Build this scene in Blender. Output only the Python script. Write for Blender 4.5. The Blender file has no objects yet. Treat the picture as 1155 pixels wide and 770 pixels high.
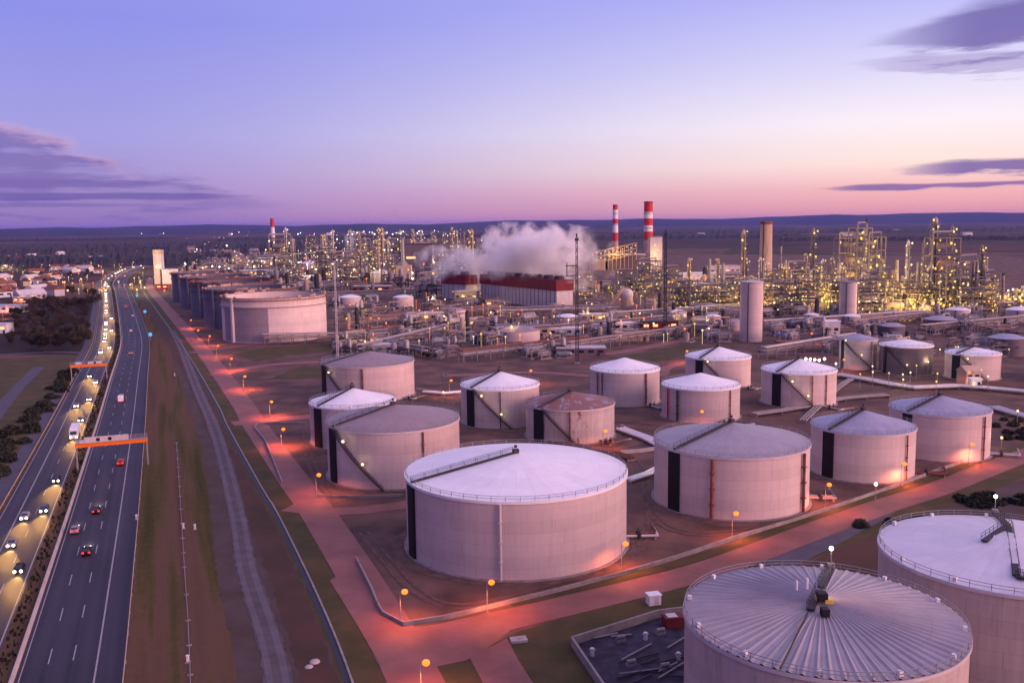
import bpy, math, random
from mathutils import Matrix, Vector
PI = math.pi
random.seed(7)
S = bpy.context.scene
COL = S.collection

# ------------------------------------------------------------------ camera (70 m up, drone view)
CAM_H, F_PX = 70.0, 1050.0
PITCH, ROLL = math.radians(7.17), math.radians(-0.74)
CM = Matrix.Rotation(PI / 2 - PITCH, 3, 'X') @ Matrix.Rotation(ROLL, 3, 'Z')
cam_d = bpy.data.cameras.new('camera'); cam = bpy.data.objects.new('camera', cam_d); COL.objects.link(cam)
cam.matrix_world = Matrix.Translation((0, 0, CAM_H)) @ CM.to_4x4()
cam_d.sensor_width = 36; cam_d.lens = F_PX / 1155 * 36; cam_d.clip_start = 1; cam_d.clip_end = 90000
S.camera = cam

def ray(px, py):
    return (CM @ Vector(((px - 577.5) / F_PX, -(py - 385) / F_PX, -1))).normalized()
def gp(px, py, z=0.0):
    """survey: the point at height z seen at photo position (px, py)"""
    d = ray(px, py); t = (z - CAM_H) / d.z
    return Vector((d.x * t, d.y * t, z))
def to_px(p):
    q = CM.transposed() @ (Vector(p) - Vector((0, 0, CAM_H)))
    return 577.5 + F_PX * q.x / -q.z, 385 - F_PX * q.y / -q.z

# ------------------------------------------------------------------ materials
def lin(r, g, b):
    f = lambda c: (c / 255 / 12.92) if c / 255 <= 0.04045 else ((c / 255 + 0.055) / 1.055) ** 2.4
    return (f(r), f(g), f(b), 1)

def mat(name, col, rough=0.7, var=0.18, scale=0.6, stretch=(1, 1, 1), col2=None, thresh=None, metal=0.0, bump=0.0, spec=0.3, space='obj'):
    m = bpy.data.materials.new(name); m.use_nodes = True
    nt = m.node_tree; N = nt.nodes; L = nt.links
    b = N['Principled BSDF']; b.inputs['Roughness'].default_value = rough; b.inputs['Metallic'].default_value = metal
    b.inputs['Specular IOR Level'].default_value = spec
    if space == 'obj':
        src = N.new('ShaderNodeTexCoord').outputs['Object']
    else:
        src = N.new('ShaderNodeNewGeometry').outputs['Position']
    mp = N.new('ShaderNodeMapping'); mp.inputs['Scale'].default_value = stretch; L.new(src, mp.inputs['Vector'])
    no = N.new('ShaderNodeTexNoise'); no.inputs['Scale'].default_value = scale; no.inputs['Detail'].default_value = 6; no.inputs['Roughness'].default_value = 0.6
    L.new(mp.outputs[0], no.inputs['Vector'])
    rp = N.new('ShaderNodeValToRGB'); L.new(no.outputs['Fac'], rp.inputs[0])
    c = Vector(col[:3])
    if col2 is None:
        a, z = c * (1 - var), c * (1 + var); p0, p1 = 0.3, 0.7
    else:
        a, z = c, Vector(col2[:3]); p0, p1 = thresh or (0.42, 0.58)
    rp.color_ramp.elements[0].position = p0; rp.color_ramp.elements[0].color = (*a, 1)
    rp.color_ramp.elements[1].position = p1; rp.color_ramp.elements[1].color = (*z, 1)
    L.new(rp.outputs[0], b.inputs['Base Color'])
    if bump:
        bp = N.new('ShaderNodeBump'); bp.inputs['Strength'].default_value = bump; bp.inputs['Distance'].default_value = 0.3
        L.new(no.outputs['Fac'], bp.inputs['Height']); L.new(bp.outputs[0], b.inputs['Normal'])
    return m

def shell_mat(name, col, streak=0.12, course=2.4, rust=0.0):
    """painted steel plates: horizontal plate courses, vertical rain streaks, optional rust"""
    m = bpy.data.materials.new(name); m.use_nodes = True
    nt = m.node_tree; N = nt.nodes; L = nt.links
    b = N['Principled BSDF']; b.inputs['Roughness'].default_value = 0.55; b.inputs['Specular IOR Level'].default_value = 0.3
    tc = N.new('ShaderNodeTexCoord')
    def noise(scale3, detail=5, rough=0.6):
        mp = N.new('ShaderNodeMapping'); mp.inputs['Scale'].default_value = scale3; L.new(tc.outputs['Object'], mp.inputs[0])
        n = N.new('ShaderNodeTexNoise'); n.inputs['Scale'].default_value = 1; n.inputs['Detail'].default_value = detail; n.inputs['Roughness'].default_value = rough
        L.new(mp.outputs[0], n.inputs['Vector']); return n.outputs['Fac']
    def mth(op, a, bb=None, clamp=False):
        n = N.new('ShaderNodeMath'); n.operation = op; n.use_clamp = clamp
        for i, v in enumerate((a, bb)):
            if v is None: continue
            if isinstance(v, (int, float)): n.inputs[i].default_value = v
            else: L.new(v, n.inputs[i])
        return n.outputs[0]
    sx = N.new('ShaderNodeSeparateXYZ'); L.new(tc.outputs['Object'], sx.inputs[0])
    streaks = noise((1.1, 1.1, 0.045)); blot = noise((0.12, 0.12, 0.12), 3)
    # plate courses: each ring a touch lighter or darker, with a thin seam
    q = mth('DIVIDE', sx.outputs['Z'], course); fl = mth('FLOOR', q); fr = mth('FRACT', q)
    wn = N.new('ShaderNodeTexWhiteNoise'); wn.noise_dimensions = '1D'; L.new(fl, wn.inputs['W'])
    seam = mth('LESS_THAN', fr, 0.05)
    v = mth('ADD', mth('MULTIPLY', mth('SUBTRACT', streaks, 0.5), streak * 4), mth('MULTIPLY', mth('SUBTRACT', wn.outputs['Value'], 0.5), 0.10))
    v = mth('ADD', v, mth('MULTIPLY', mth('SUBTRACT', blot, 0.5), 0.35))
    ang = mth('ARCTAN2', sx.outputs['Y'], sx.outputs['X']); off = mth('MULTIPLY', wn.outputs['Value'], 1.0)
    vs_ = mth('LESS_THAN', mth('FRACT', mth('ADD', mth('MULTIPLY', ang, 15 / 6.28318 * 1.0), off)), 0.018); seam = mth('MAXIMUM', seam, vs_)
    cv = N.new('ShaderNodeCombineXYZ'); L.new(mth('MULTIPLY', ang, 26.0), cv.inputs[0]); L.new(mth('MULTIPLY', sx.outputs['Z'], .10), cv.inputs[1])
    rn_ = N.new('ShaderNodeTexNoise'); rn_.inputs['Scale'].default_value = 1; rn_.inputs['Detail'].default_value = 4; L.new(cv.outputs[0], rn_.inputs['Vector'])
    runs = N.new('ShaderNodeMapRange'); runs.inputs['From Min'].default_value = .58; runs.inputs['From Max'].default_value = .75; L.new(rn_.outputs['Fac'], runs.inputs[0])
    v = mth('SUBTRACT', v, mth('MULTIPLY', runs.outputs[0], .10 + streak))
    v = mth('SUBTRACT', mth('ADD', v, 1.03), mth('MULTIPLY', seam, 0.13))
    mx = N.new('ShaderNodeVectorMath'); mx.operation = 'SCALE'; mx.inputs[0].default_value = col[:3]; L.new(v, mx.inputs['Scale'])
    out = mx.outputs[0]
    if rust:
        rn = noise((0.25, 0.25, 0.1), 6, 0.65)
        rr = N.new('ShaderNodeMapRange'); rr.inputs['From Min'].default_value = 0.62 - rust * 0.22; rr.inputs['From Max'].default_value = 0.68 - rust * 0.16; L.new(rn, rr.inputs[0])
        mi = N.new('ShaderNodeMix'); mi.data_type = 'RGBA'; L.new(rr.outputs[0], mi.inputs['Factor']); L.new(out, mi.inputs['A']); mi.inputs['B'].default_value = (0.24, 0.075, 0.05, 1)
        out = mi.outputs['Result']
    L.new(out, b.inputs['Base Color'])
    return m

def emit(name, col, strength, sampled=True):
    m = bpy.data.materials.new(name); m.use_nodes = True
    b = m.node_tree.nodes['Principled BSDF']
    b.inputs['Base Color'].default_value = (0.03, 0.03, 0.03, 1); b.inputs['Roughness'].default_value = 0.5
    b.inputs['Emission Color'].default_value = (*col[:3], 1); b.inputs['Emission Strength'].default_value = strength
    if not sampled: m.cycles.emission_sampling = 'NONE'
    return m

M = dict(
    asphalt=mat('asphalt', (0.026, 0.022, 0.036), 0.7, 0.25, 0.25, (1, 1, 1), spec=0.4, space='w', bump=0.05),
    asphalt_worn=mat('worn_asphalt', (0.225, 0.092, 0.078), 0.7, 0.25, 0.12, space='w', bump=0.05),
    service_asphalt=mat('service_asphalt', (0.075, 0.065, 0.085), 0.75, 0.2, 0.2, space='w'),
    gravel=mat('gravel', (0.084, 0.058, 0.056), 0.95, 0.0, 0.10, (1, 1, 1), (0.060, 0.036, 0.024), (0.35, 0.68), space='w', bump=0.3),
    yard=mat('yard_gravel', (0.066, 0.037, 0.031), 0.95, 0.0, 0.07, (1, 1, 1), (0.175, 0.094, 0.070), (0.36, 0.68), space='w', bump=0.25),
    concrete=mat('concrete', (0.26, 0.22, 0.21), 0.85, 0.25, 0.5, bump=0.1),
    pale_concrete=mat('pale_concrete', (0.42, 0.36, 0.35), 0.8, 0.2, 0.4),
    earth=mat('bare_earth', (0.085, 0.038, 0.027), 0.95, 0.0, 0.06, (1, 1, 1), (0.050, 0.032, 0.018), (0.38, 0.66), space='w', bump=0.3),
    grass=mat('grass_verge', (0.048, 0.044, 0.012), 0.95, 0.0, 0.12, (1, 1, 1), (0.100, 0.062, 0.024), (0.38, 0.7), space='w', bump=0.3),
    track=mat('worn_track', (0.12, 0.095, 0.11), 0.9, 0.22, 0.3, space='w'),
    paint=mat('road_paint', (0.30, 0.28, 0.31), 0.6, 0.25, 2.0, space='w'),
    ditch=mat('ditch_water', (0.018, 0.02, 0.03), 0.7, 0.2, 0.3, space='w', spec=0.5),
    basin=mat('basin_water', (0.02, 0.025, 0.05), 0.12, 0.2, 0.3, space='w', spec=0.5),
    dark=mat('dark_steel', (0.035, 0.03, 0.035), 0.6, 0.3, 1.0),
    black=mat('black_coating', (0.008, 0.007, 0.010), 0.6, 0.3, 0.6),
    steel=mat('galvanised_steel', (0.30, 0.28, 0.29), 0.5, 0.2, 0.8, metal=0.3),
    grey_paint=mat('grey_paint', (0.24, 0.21, 0.22), 0.6, 0.2, 0.5),
    pale_paint=mat('pale_paint', (0.55, 0.50, 0.50), 0.55, 0.15, 0.4, (1, 1, .2)),
    warm_paint=mat('warm_paint', (0.45, 0.33, 0.25), 0.6, 0.22, 0.3, (1, 1, .2)),
    rust=mat('rusty_steel', (0.20, 0.075, 0.05), 0.8, 0.4, 0.8),
    orange=mat('orange_paint', (0.92, 0.19, 0.008), 0.5, 0.1, 0.5),
    white=mat('white_paint', (0.78, 0.76, 0.76), 0.5, 0.08, 0.5),
    red=mat('red_paint', (0.55, 0.03, 0.03), 0.55, 0.15, 0.3),
    maroon=mat('maroon_cladding', (0.17, 0.008, 0.02), 0.6, 0.25, 0.15, (1, 1, .1)),
    blue_cladding=mat('blue_grey_cladding', (0.46, 0.43, 0.46), 0.5, 0.2, 0.2, (1, 1, .1)),
    glass=mat('dark_glass', (0.02, 0.02, 0.03), 0.08, 0.1, 1, spec=0.6),
    rubber=mat('tyre_rubber', (0.012, 0.012, 0.012), 0.9, 0.2, 1),
    bark=mat('bark', (0.05, 0.035, 0.028), 0.95, 0.3, 2),
    leaf=mat('dark_foliage', (0.030, 0.030, 0.014), 0.9, 0, 0.5, (1, 1, 1), (0.055, 0.040, 0.022), (0.35, 0.65)),
    twig=mat('brown_twigs', (0.060, 0.036, 0.026), 0.95, 0.35, 0.6),
    bush=mat('bush_foliage', (0.026, 0.030, 0.014), 0.9, 0.35, 0.7),
    roof_white=shell_mat('white_roof_plates', (0.80, 0.79, 0.80), 0.03, 9),
    roof_grey=shell_mat('grey_roof_plates', (0.31, 0.28, 0.31), 0.07, 9),
    roof_mauve=shell_mat('weathered_roof_plates', (0.25, 0.19, 0.20), 0.07, 9),
    roof_pale=shell_mat('pale_roof_plates', (0.58, 0.56, 0.62), 0.05, 9),
    roof_rust=shell_mat('rusted_roof_plates', (0.34, 0.30, 0.36), 0.05, 9, rust=1.0),
    roof_blue=shell_mat('bluish_roof_plates', (0.30, 0.29, 0.38), 0.07, 9),
    shell_grey=shell_mat('grey_shell_plates', (0.52, 0.42, 0.40), 0.07),
    shell_cream=shell_mat('cream_shell_plates', (0.58, 0.46, 0.43), 0.07),
    shell_stained=shell_mat('stained_shell_plates', (0.46, 0.37, 0.34), 0.13),
    shell_rust=shell_mat('rust_streaked_shell_plates', (0.50, 0.40, 0.37), 0.20, rust=0.08),
    shell_pale=shell_mat('pale_shell_plates', (0.66, 0.54, 0.51), 0.06),
    shell_dark=shell_mat('dark_shell_plates', (0.13, 0.10, 0.12), 0.12),
    shell_blue=shell_mat('blue_shell_plates', (0.125, 0.12, 0.17), 0.10),
)
E_ORANGE = emit('sodium_lamp', (1.0, 0.19, 0.01), 2.2)
E_WARM = emit('warm_lamp', (1.0, 0.80, 0.42), 1.5, False)
E_YEL = emit('yellow_lamp', (1.0, 0.62, 0.10), 1.35, False)
E_LIME = emit('greenish_lamp', (.95, .74, .13), 1.2, False)
E_WHITE = emit('white_lamp', (1.0, 0.9, 0.78), 7.0, False)
E_HEAD = emit('headlight_glow', (1.0, 0.88, 0.72), 11.0, False)
E_TAIL = emit('tail_light_glow', (1.0, 0.02, 0.015), 3.5, False)
E_BLUE = emit('blue_signal_glow', (0.05, 0.42, 0.85), 1.2, False)
E_WIN = emit('lit_window', (1.0, 0.6, 0.25), 1.4, False)

def road_mat():
    m = bpy.data.materials.new('asphalt_lanes'); m.use_nodes = True; nt = m.node_tree; N = nt.nodes; L = nt.links
    b = N['Principled BSDF']; b.inputs['Roughness'].default_value = .68; b.inputs['Specular IOR Level'].default_value = .35
    g = N.new('ShaderNodeNewGeometry'); ro = N.new('ShaderNodeMapping'); ro.inputs['Rotation'].default_value = (0, 0, math.radians(-20.5)); L.new(g.outputs['Position'], ro.inputs[0])
    outs = []
    for sc, det in (((.55, .006, 1), 4), ((.10, .035, 1), 5), ((1.6, 1.6, 1), 8)):
        mp = N.new('ShaderNodeMapping'); mp.inputs['Scale'].default_value = sc; L.new(ro.outputs[0], mp.inputs[0])
        n = N.new('ShaderNodeTexNoise'); n.inputs['Scale'].default_value = 1; n.inputs['Detail'].default_value = det; L.new(mp.outputs[0], n.inputs['Vector']); outs.append(n.outputs['Fac'])
    def mth(op, a, bb):
        n = N.new('ShaderNodeMath'); n.operation = op
        for i, v in enumerate((a, bb)):
            if isinstance(v, (int, float)): n.inputs[i].default_value = v
            else: L.new(v, n.inputs[i])
        return n.outputs[0]
    t = mth('ADD', mth('ADD', mth('MULTIPLY', outs[0], .55), mth('MULTIPLY', outs[1], .35)), mth('MULTIPLY', outs[2], .18))
    rp = N.new('ShaderNodeValToRGB'); L.new(t, rp.inputs[0]); e = rp.color_ramp.elements
    e[0].position = .40; e[0].color = (.012, .010, .018, 1); e[1].position = .68; e[1].color = (.044, .036, .056, 1)
    L.new(rp.outputs[0], b.inputs['Base Color']); return m
def roof_mat(name, col, seams=32, stain=.16, rust=0.0):
    """cone roof of lapped plates: radial and ring seams, run-off streaks, blotches"""
    m = bpy.data.materials.new(name); m.use_nodes = True; nt = m.node_tree; N = nt.nodes; L = nt.links
    b = N['Principled BSDF']; b.inputs['Roughness'].default_value = .5; b.inputs['Specular IOR Level'].default_value = .35
    tc = N.new('ShaderNodeTexCoord'); sx = N.new('ShaderNodeSeparateXYZ'); L.new(tc.outputs['Object'], sx.inputs[0])
    def mth(op, a, bb=0.0):
        n = N.new('ShaderNodeMath'); n.operation = op
        for i, v in enumerate((a, bb)):
            if isinstance(v, (int, float)): n.inputs[i].default_value = v
            else: L.new(v, n.inputs[i])
        return n.outputs[0]
    X, Y = sx.outputs[0], sx.outputs[1]; ang = mth('ARCTAN2', Y, X); rad = mth('SQRT', mth('ADD', mth('MULTIPLY', X, X), mth('MULTIPLY', Y, Y)))
    sa = mth('LESS_THAN', mth('FRACT', mth('MULTIPLY', ang, seams / 6.28318)), .035); sr = mth('LESS_THAN', mth('FRACT', mth('DIVIDE', rad, 4.6)), .025)
    wn = N.new('ShaderNodeTexWhiteNoise'); wn.noise_dimensions = '2D'; cv = N.new('ShaderNodeCombineXYZ'); L.new(mth('FLOOR', mth('MULTIPLY', ang, seams / 6.28318)), cv.inputs[0]); L.new(mth('FLOOR', mth('DIVIDE', rad, 4.6)), cv.inputs[1]); L.new(cv.outputs[0], wn.inputs['Vector'])
    cv2 = N.new('ShaderNodeCombineXYZ'); L.new(mth('MULTIPLY', ang, 14.0), cv2.inputs[0]); L.new(mth('MULTIPLY', rad, .16), cv2.inputs[1])
    n1 = N.new('ShaderNodeTexNoise'); n1.inputs['Scale'].default_value = 1; n1.inputs['Detail'].default_value = 5; L.new(cv2.outputs[0], n1.inputs['Vector'])
    n2 = N.new('ShaderNodeTexNoise'); n2.inputs['Scale'].default_value = .22; n2.inputs['Detail'].default_value = 7; n2.inputs['Roughness'].default_value = .65; L.new(tc.outputs['Object'], n2.inputs['Vector'])
    v = mth('ADD', mth('MULTIPLY', mth('SUBTRACT', n1.outputs['Fac'], .5), stain * 1.6), mth('MULTIPLY', mth('SUBTRACT', n2.outputs['Fac'], .5), stain * 2.2))
    v = mth('ADD', v, mth('MULTIPLY', mth('SUBTRACT', wn.outputs['Value'], .5), .07)); v = mth('SUBTRACT', mth('ADD', v, 1.0), mth('MULTIPLY', mth('MAXIMUM', sa, sr), .12))
    mx = N.new('ShaderNodeVectorMath'); mx.operation = 'SCALE'; mx.inputs[0].default_value = col; L.new(v, mx.inputs['Scale']); out = mx.outputs[0]
    if rust:
        mr = N.new('ShaderNodeMapRange'); mr.inputs['From Min'].default_value = .40; mr.inputs['From Max'].default_value = .47; ad = mth('ADD', mth('MULTIPLY', n2.outputs['Fac'], .7), mth('MULTIPLY', n1.outputs['Fac'], .3)); L.new(ad, mr.inputs[0])
        mi = N.new('ShaderNodeMix'); mi.data_type = 'RGBA'; L.new(mr.outputs[0], mi.inputs['Factor']); L.new(out, mi.inputs['A']); mi.inputs['B'].default_value = (.22, .08, .06, 1); out = mi.outputs['Result']
    L.new(out, b.inputs['Base Color']); return m
M['asphalt'] = road_mat()
for k_, c_, st_ in (('roof_white', (.80, .79, .80), .09), ('roof_grey', (.31, .28, .31), .22), ('roof_mauve', (.27, .205, .21), .22), ('roof_blue', (.31, .30, .39), .22), ('roof_pale', (.60, .58, .64), .12)): M[k_] = roof_mat(k_ + '_plates', c_, 36, st_)
M['roof_rust'] = roof_mat('rusted_roof', (.34, .30, .36), 30, .2, 1.0)

# ------------------------------------------------------------------ mesh builder
class MB:
    def __init__(s): s.v = []; s.f = []
    def add(s, vs, fs):
        o = len(s.v); s.v += [tuple(v) for v in vs]; s.f += [tuple(i + o for i in f) for f in fs]; return s
    def box(s, c, d, rz=0.0):
        x, y, z = (k / 2 for k in d); ca, sa = math.cos(rz), math.sin(rz)
        vs = [(c[0] + i * x * ca - j * y * sa, c[1] + i * x * sa + j * y * ca, c[2] + k * z) for k in (-1, 1) for j in (-1, 1) for i in (-1, 1)]
        return s.add(vs, [(0, 2, 3, 1), (4, 5, 7, 6), (0, 1, 5, 4), (2, 6, 7, 3), (0, 4, 6, 2), (1, 3, 7, 5)])
    def frus(s, c, r0, r1, h, n=24, cap=True, bottom=True):
        x, y, z = c
        vs = [(x + r * math.cos(2 * PI * i / n), y + r * math.sin(2 * PI * i / n), z + k) for r, k in ((r0, 0), (r1, h)) for i in range(n)]
        fs = [(i, (i + 1) % n, n + (i + 1) % n, n + i) for i in range(n)]
        if cap: fs.append(tuple(range(n, 2 * n)))
        if bottom: fs.append(tuple(reversed(range(n))))
        return s.add(vs, fs)
    def cyl(s, c, r, h, n=24, cap=True, bottom=True): return s.frus(c, r, r, h, n, cap, bottom)
    def lathe(s, c, prof, n=48, close=False):
        vs = [(c[0] + r * math.cos(2 * PI * i / n), c[1] + r * math.sin(2 * PI * i / n), c[2] + z) for r, z in prof for i in range(n)]
        k = len(prof); fs = []
        for j in range(k if close else k - 1):
            a, b = j * n, ((j + 1) % k) * n
            fs += [(a + i, a + (i + 1) % n, b + (i + 1) % n, b + i) for i in range(n)]
        return s.add(vs, fs)
    def tube(s, p, q, r, n=6, r2=None):
        p, q = Vector(p), Vector(q); d = (q - p)
        if d.length < 1e-6: return s
        d.normalize(); u = d.orthogonal().normalized(); w = d.cross(u); r2 = r if r2 is None else r2
        vs = [a + (u * math.cos(2 * PI * i / n) + w * math.sin(2 * PI * i / n)) * rr for a, rr in ((p, r), (q, r2)) for i in range(n)]
        fs = [(i, (i + 1) % n, n + (i + 1) % n, n + i) for i in range(n)] + [tuple(reversed(range(n))), tuple(range(n, 2 * n))]
        return s.add(vs, fs)
    def sphere(s, c, r, n=10, m=6, sz=1.0):
        prof = [(r * math.sin(PI * j / m), -r * sz * math.cos(PI * j / m)) for j in range(m + 1)]
        prof[0] = (r * 0.02, prof[0][1]); prof[-1] = (r * 0.02, prof[-1][1])
        return s.lathe(c, prof, n)
    def arc(s, r0, r1, z0, z1, a0, a1, n=8):
        """a curved slab between two radii"""
        vs = []
        for i in range(n + 1):
            a = a0 + (a1 - a0) * i / n
            for r in (r0, r1):
                for z in (z0, z1): vs.append((r * math.cos(a), r * math.sin(a), z))
        fs = [(0, 1, 3, 2), (4 * n, 4 * n + 2, 4 * n + 3, 4 * n + 1)]
        for i in range(n):
            b = 4 * i; d = b + 4
            fs += [(b + 2, b + 3, d + 3, d + 2), (b, d, d + 1, b + 1), (b + 1, d + 1, d + 3, b + 3), (b, b + 2, d + 2, d)]
        return s.add(vs, fs)
    def quad(s, a, b, c, d): return s.add([a, b, c, d], [(0, 1, 2, 3)])

def obj(name, mb, m, parent=None, smooth=False, loc=None):
    me = bpy.data.meshes.new(name); me.from_pydata(mb.v, [], mb.f); me.materials.append(m)
    if smooth:
        me.polygons.foreach_set('use_smooth', [True] * len(me.polygons)); me.set_sharp_from_angle(angle=0.7)
    me.update()
    o = bpy.data.objects.new(name, me); COL.objects.link(o)
    if parent is not None: o.parent = parent
    if loc is not None: o.location = loc
    return o

def tag(o, label=None, cat=None, group=None, kind=None):
    for k, v in (('label', label), ('category', cat), ('group', group), ('kind', kind)):
        if v: o[k] = v
    return o
def thing(name, label, cat, loc=(0, 0, 0), rz=0.0, group=None, scale=None):
    o = bpy.data.objects.new(name, None); COL.objects.link(o); o.location = loc; o.rotation_euler = (0, 0, rz); o.empty_display_size = 0.5
    if scale: o.scale = scale
    return tag(o, label, cat, group)
def struct(name, mb, m, smooth=False): return tag(obj(name, mb, m, None, smooth), kind='structure')
KIDS = {}
def kids(o): return [c for c in bpy.data.objects if c.parent == o]
def copy_tree(src, loc, rz=0.0, scale=None, label=None, group=None, cat=None):
    """copy a thing, its parts and their sub-parts (meshes shared)"""
    if src.name not in KIDS: KIDS[src.name] = [(c, kids(c)) for c in kids(src)]
    r = src.copy(); COL.objects.link(r); r.location = loc; r.rotation_euler = (0, 0, rz)
    if scale: r.scale = scale
    tag(r, label, cat, group)
    for c, subs in KIDS[src.name]:
        k = c.copy(); COL.objects.link(k); k.parent = r
        for d in subs:
            e = d.copy(); COL.objects.link(e); e.parent = k
    return r
def lamp_light(parent, loc, col, power, radius=0.3, spot=None, rot=None, blend=0.6):
    ld = bpy.data.lights.new('lamp_light', 'SPOT' if spot else 'POINT'); ld.color = col[:3]; ld.energy = power; ld.shadow_soft_size = radius
    if spot: ld.spot_size = spot; ld.spot_blend = blend
    o = bpy.data.objects.new('lamp_light', ld); COL.objects.link(o); o.parent = parent; o.location = loc
    if rot: o.rotation_euler = rot
    return o

ONES = 'first second third fourth fifth sixth seventh eighth ninth tenth eleventh twelfth thirteenth fourteenth fifteenth sixteenth seventeenth eighteenth nineteenth twentieth'.split()
TENS = ['', '', 'twenty', 'thirty', 'forty', 'fifty', 'sixty', 'seventy', 'eighty', 'ninety']
TENTH = ['', '', 'twentieth', 'thirtieth', 'fortieth', 'fiftieth', 'sixtieth', 'seventieth', 'eightieth', 'ninetieth']
def ordinal(i):
    if i <= 20: return ONES[i - 1]
    return TENTH[i // 10] if i % 10 == 0 else TENS[i // 10] + '-' + ONES[i % 10 - 1]
SERIES = {}
def series(o, template, group=None, by='x'):
    """label one of a series; «{n}» becomes its rank along the photo, counted from the left (or from the near end)"""
    SERIES.setdefault((template, by), []).append(o)
    if group: o['group'] = group
    return o
def finish_series():
    for (tpl, by), os_ in SERIES.items():
        key = (lambda o: to_px(o.location)[0]) if by == 'x' else (lambda o: o.location.y)
        for i, o in enumerate(sorted(os_, key=key)): o['label'] = tpl.replace('{n}', ordinal(i + 1))

# ------------------------------------------------------------------ lines in plan
def smooth_line(pts, step=8.0):
    P = [Vector((p[0], p[1])) for p in pts]; out = []
    for i in range(len(P) - 1):
        p0 = P[i - 1] if i else P[0] * 2 - P[1]; p1, p2 = P[i], P[i + 1]; p3 = P[i + 2] if i + 2 < len(P) else P[-1] * 2 - P[-2]
        n = max(1, int((p2 - p1).length / step))
        for k in range(n):
            t = k / n
            out.append(0.5 * ((2 * p1) + (p2 - p0) * t + (2 * p0 - 5 * p1 + 4 * p2 - p3) * t * t + (3 * p1 - p0 - 3 * p2 + p3) * t ** 3))
    out.append(P[-1]); return out
def normals(L):
    out = []
    for i in range(len(L)):
        d = (L[min(i + 1, len(L) - 1)] - L[max(i - 1, 0)]).normalized(); out.append(Vector((d.y, -d.x)))   # to the right of travel
    return out
def ribbon(mb, L, a, b, z, i0=0, i1=None, z2=None, rag=0.0):
    if rag: L = smooth_line(L[::2] + ([] if len(L) % 2 else [L[-1]]), 2.0)
    rg = random.Random(int(abs(a * 97 + b * 31)))
    N = normals(L); i1 = len(L) if i1 is None else i1; vs = []
    for i in range(i0, i1):
        p, q = L[i] + N[i] * (a + rg.uniform(-rag, rag)), L[i] + N[i] * (b + rg.uniform(-rag, rag))
        vs += [(p.x, p.y, z), (q.x, q.y, z if z2 is None else z2)]
    mb.add(vs, [(2 * i, 2 * i + 1, 2 * i + 3, 2 * i + 2) for i in range(i1 - i0 - 1)]); return mb
def wall_line(mb, L, a, b, z0, z1):
    N = normals(L); vs = []
    for p, n in zip(L, N):
        u, w = p + n * a, p + n * b
        vs += [(u.x, u.y, z0), (u.x, u.y, z1), (w.x, w.y, z1), (w.x, w.y, z0)]
    fs = []
    for i in range(len(L) - 1):
        b0 = 4 * i; b1 = b0 + 4
        fs += [(b0 + k, b0 + k + 1, b1 + k + 1, b1 + k) for k in range(3)]
    fs += [(0, 1, 2, 3), tuple(4 * (len(L) - 1) + k for k in (3, 2, 1, 0))]
    mb.add(vs, fs); return mb
def poly(mb, pts, z): mb.add([(p[0], p[1], z) for p in pts], [tuple(range(len(pts)))]); return mb
def dash(mb, L, off, w, z, on, gap, start=0.0, end=1e9):
    N = normals(L); s = 0; acc = [0]
    for i in range(1, len(L)): acc.append(acc[-1] + (L[i] - L[i - 1]).length)
    def at(d):
        for i in range(1, len(L)):
            if acc[i] >= d:
                t = (d - acc[i - 1]) / (acc[i] - acc[i - 1]); return L[i - 1].lerp(L[i], t), N[i]
    d = start
    while d + on < min(acc[-1], end):
        (p, n), (q, k) = at(d), at(d + on)
        a, b, c, e = p + n * (off - w), p + n * (off + w), q + k * (off + w), q + k * (off - w)
        mb.quad((a.x, a.y, z), (b.x, b.y, z), (c.x, c.y, z), (e.x, e.y, z)); d += on + gap
    return mb
G = lambda *pp: [gp(*p) for p in pp]

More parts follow.
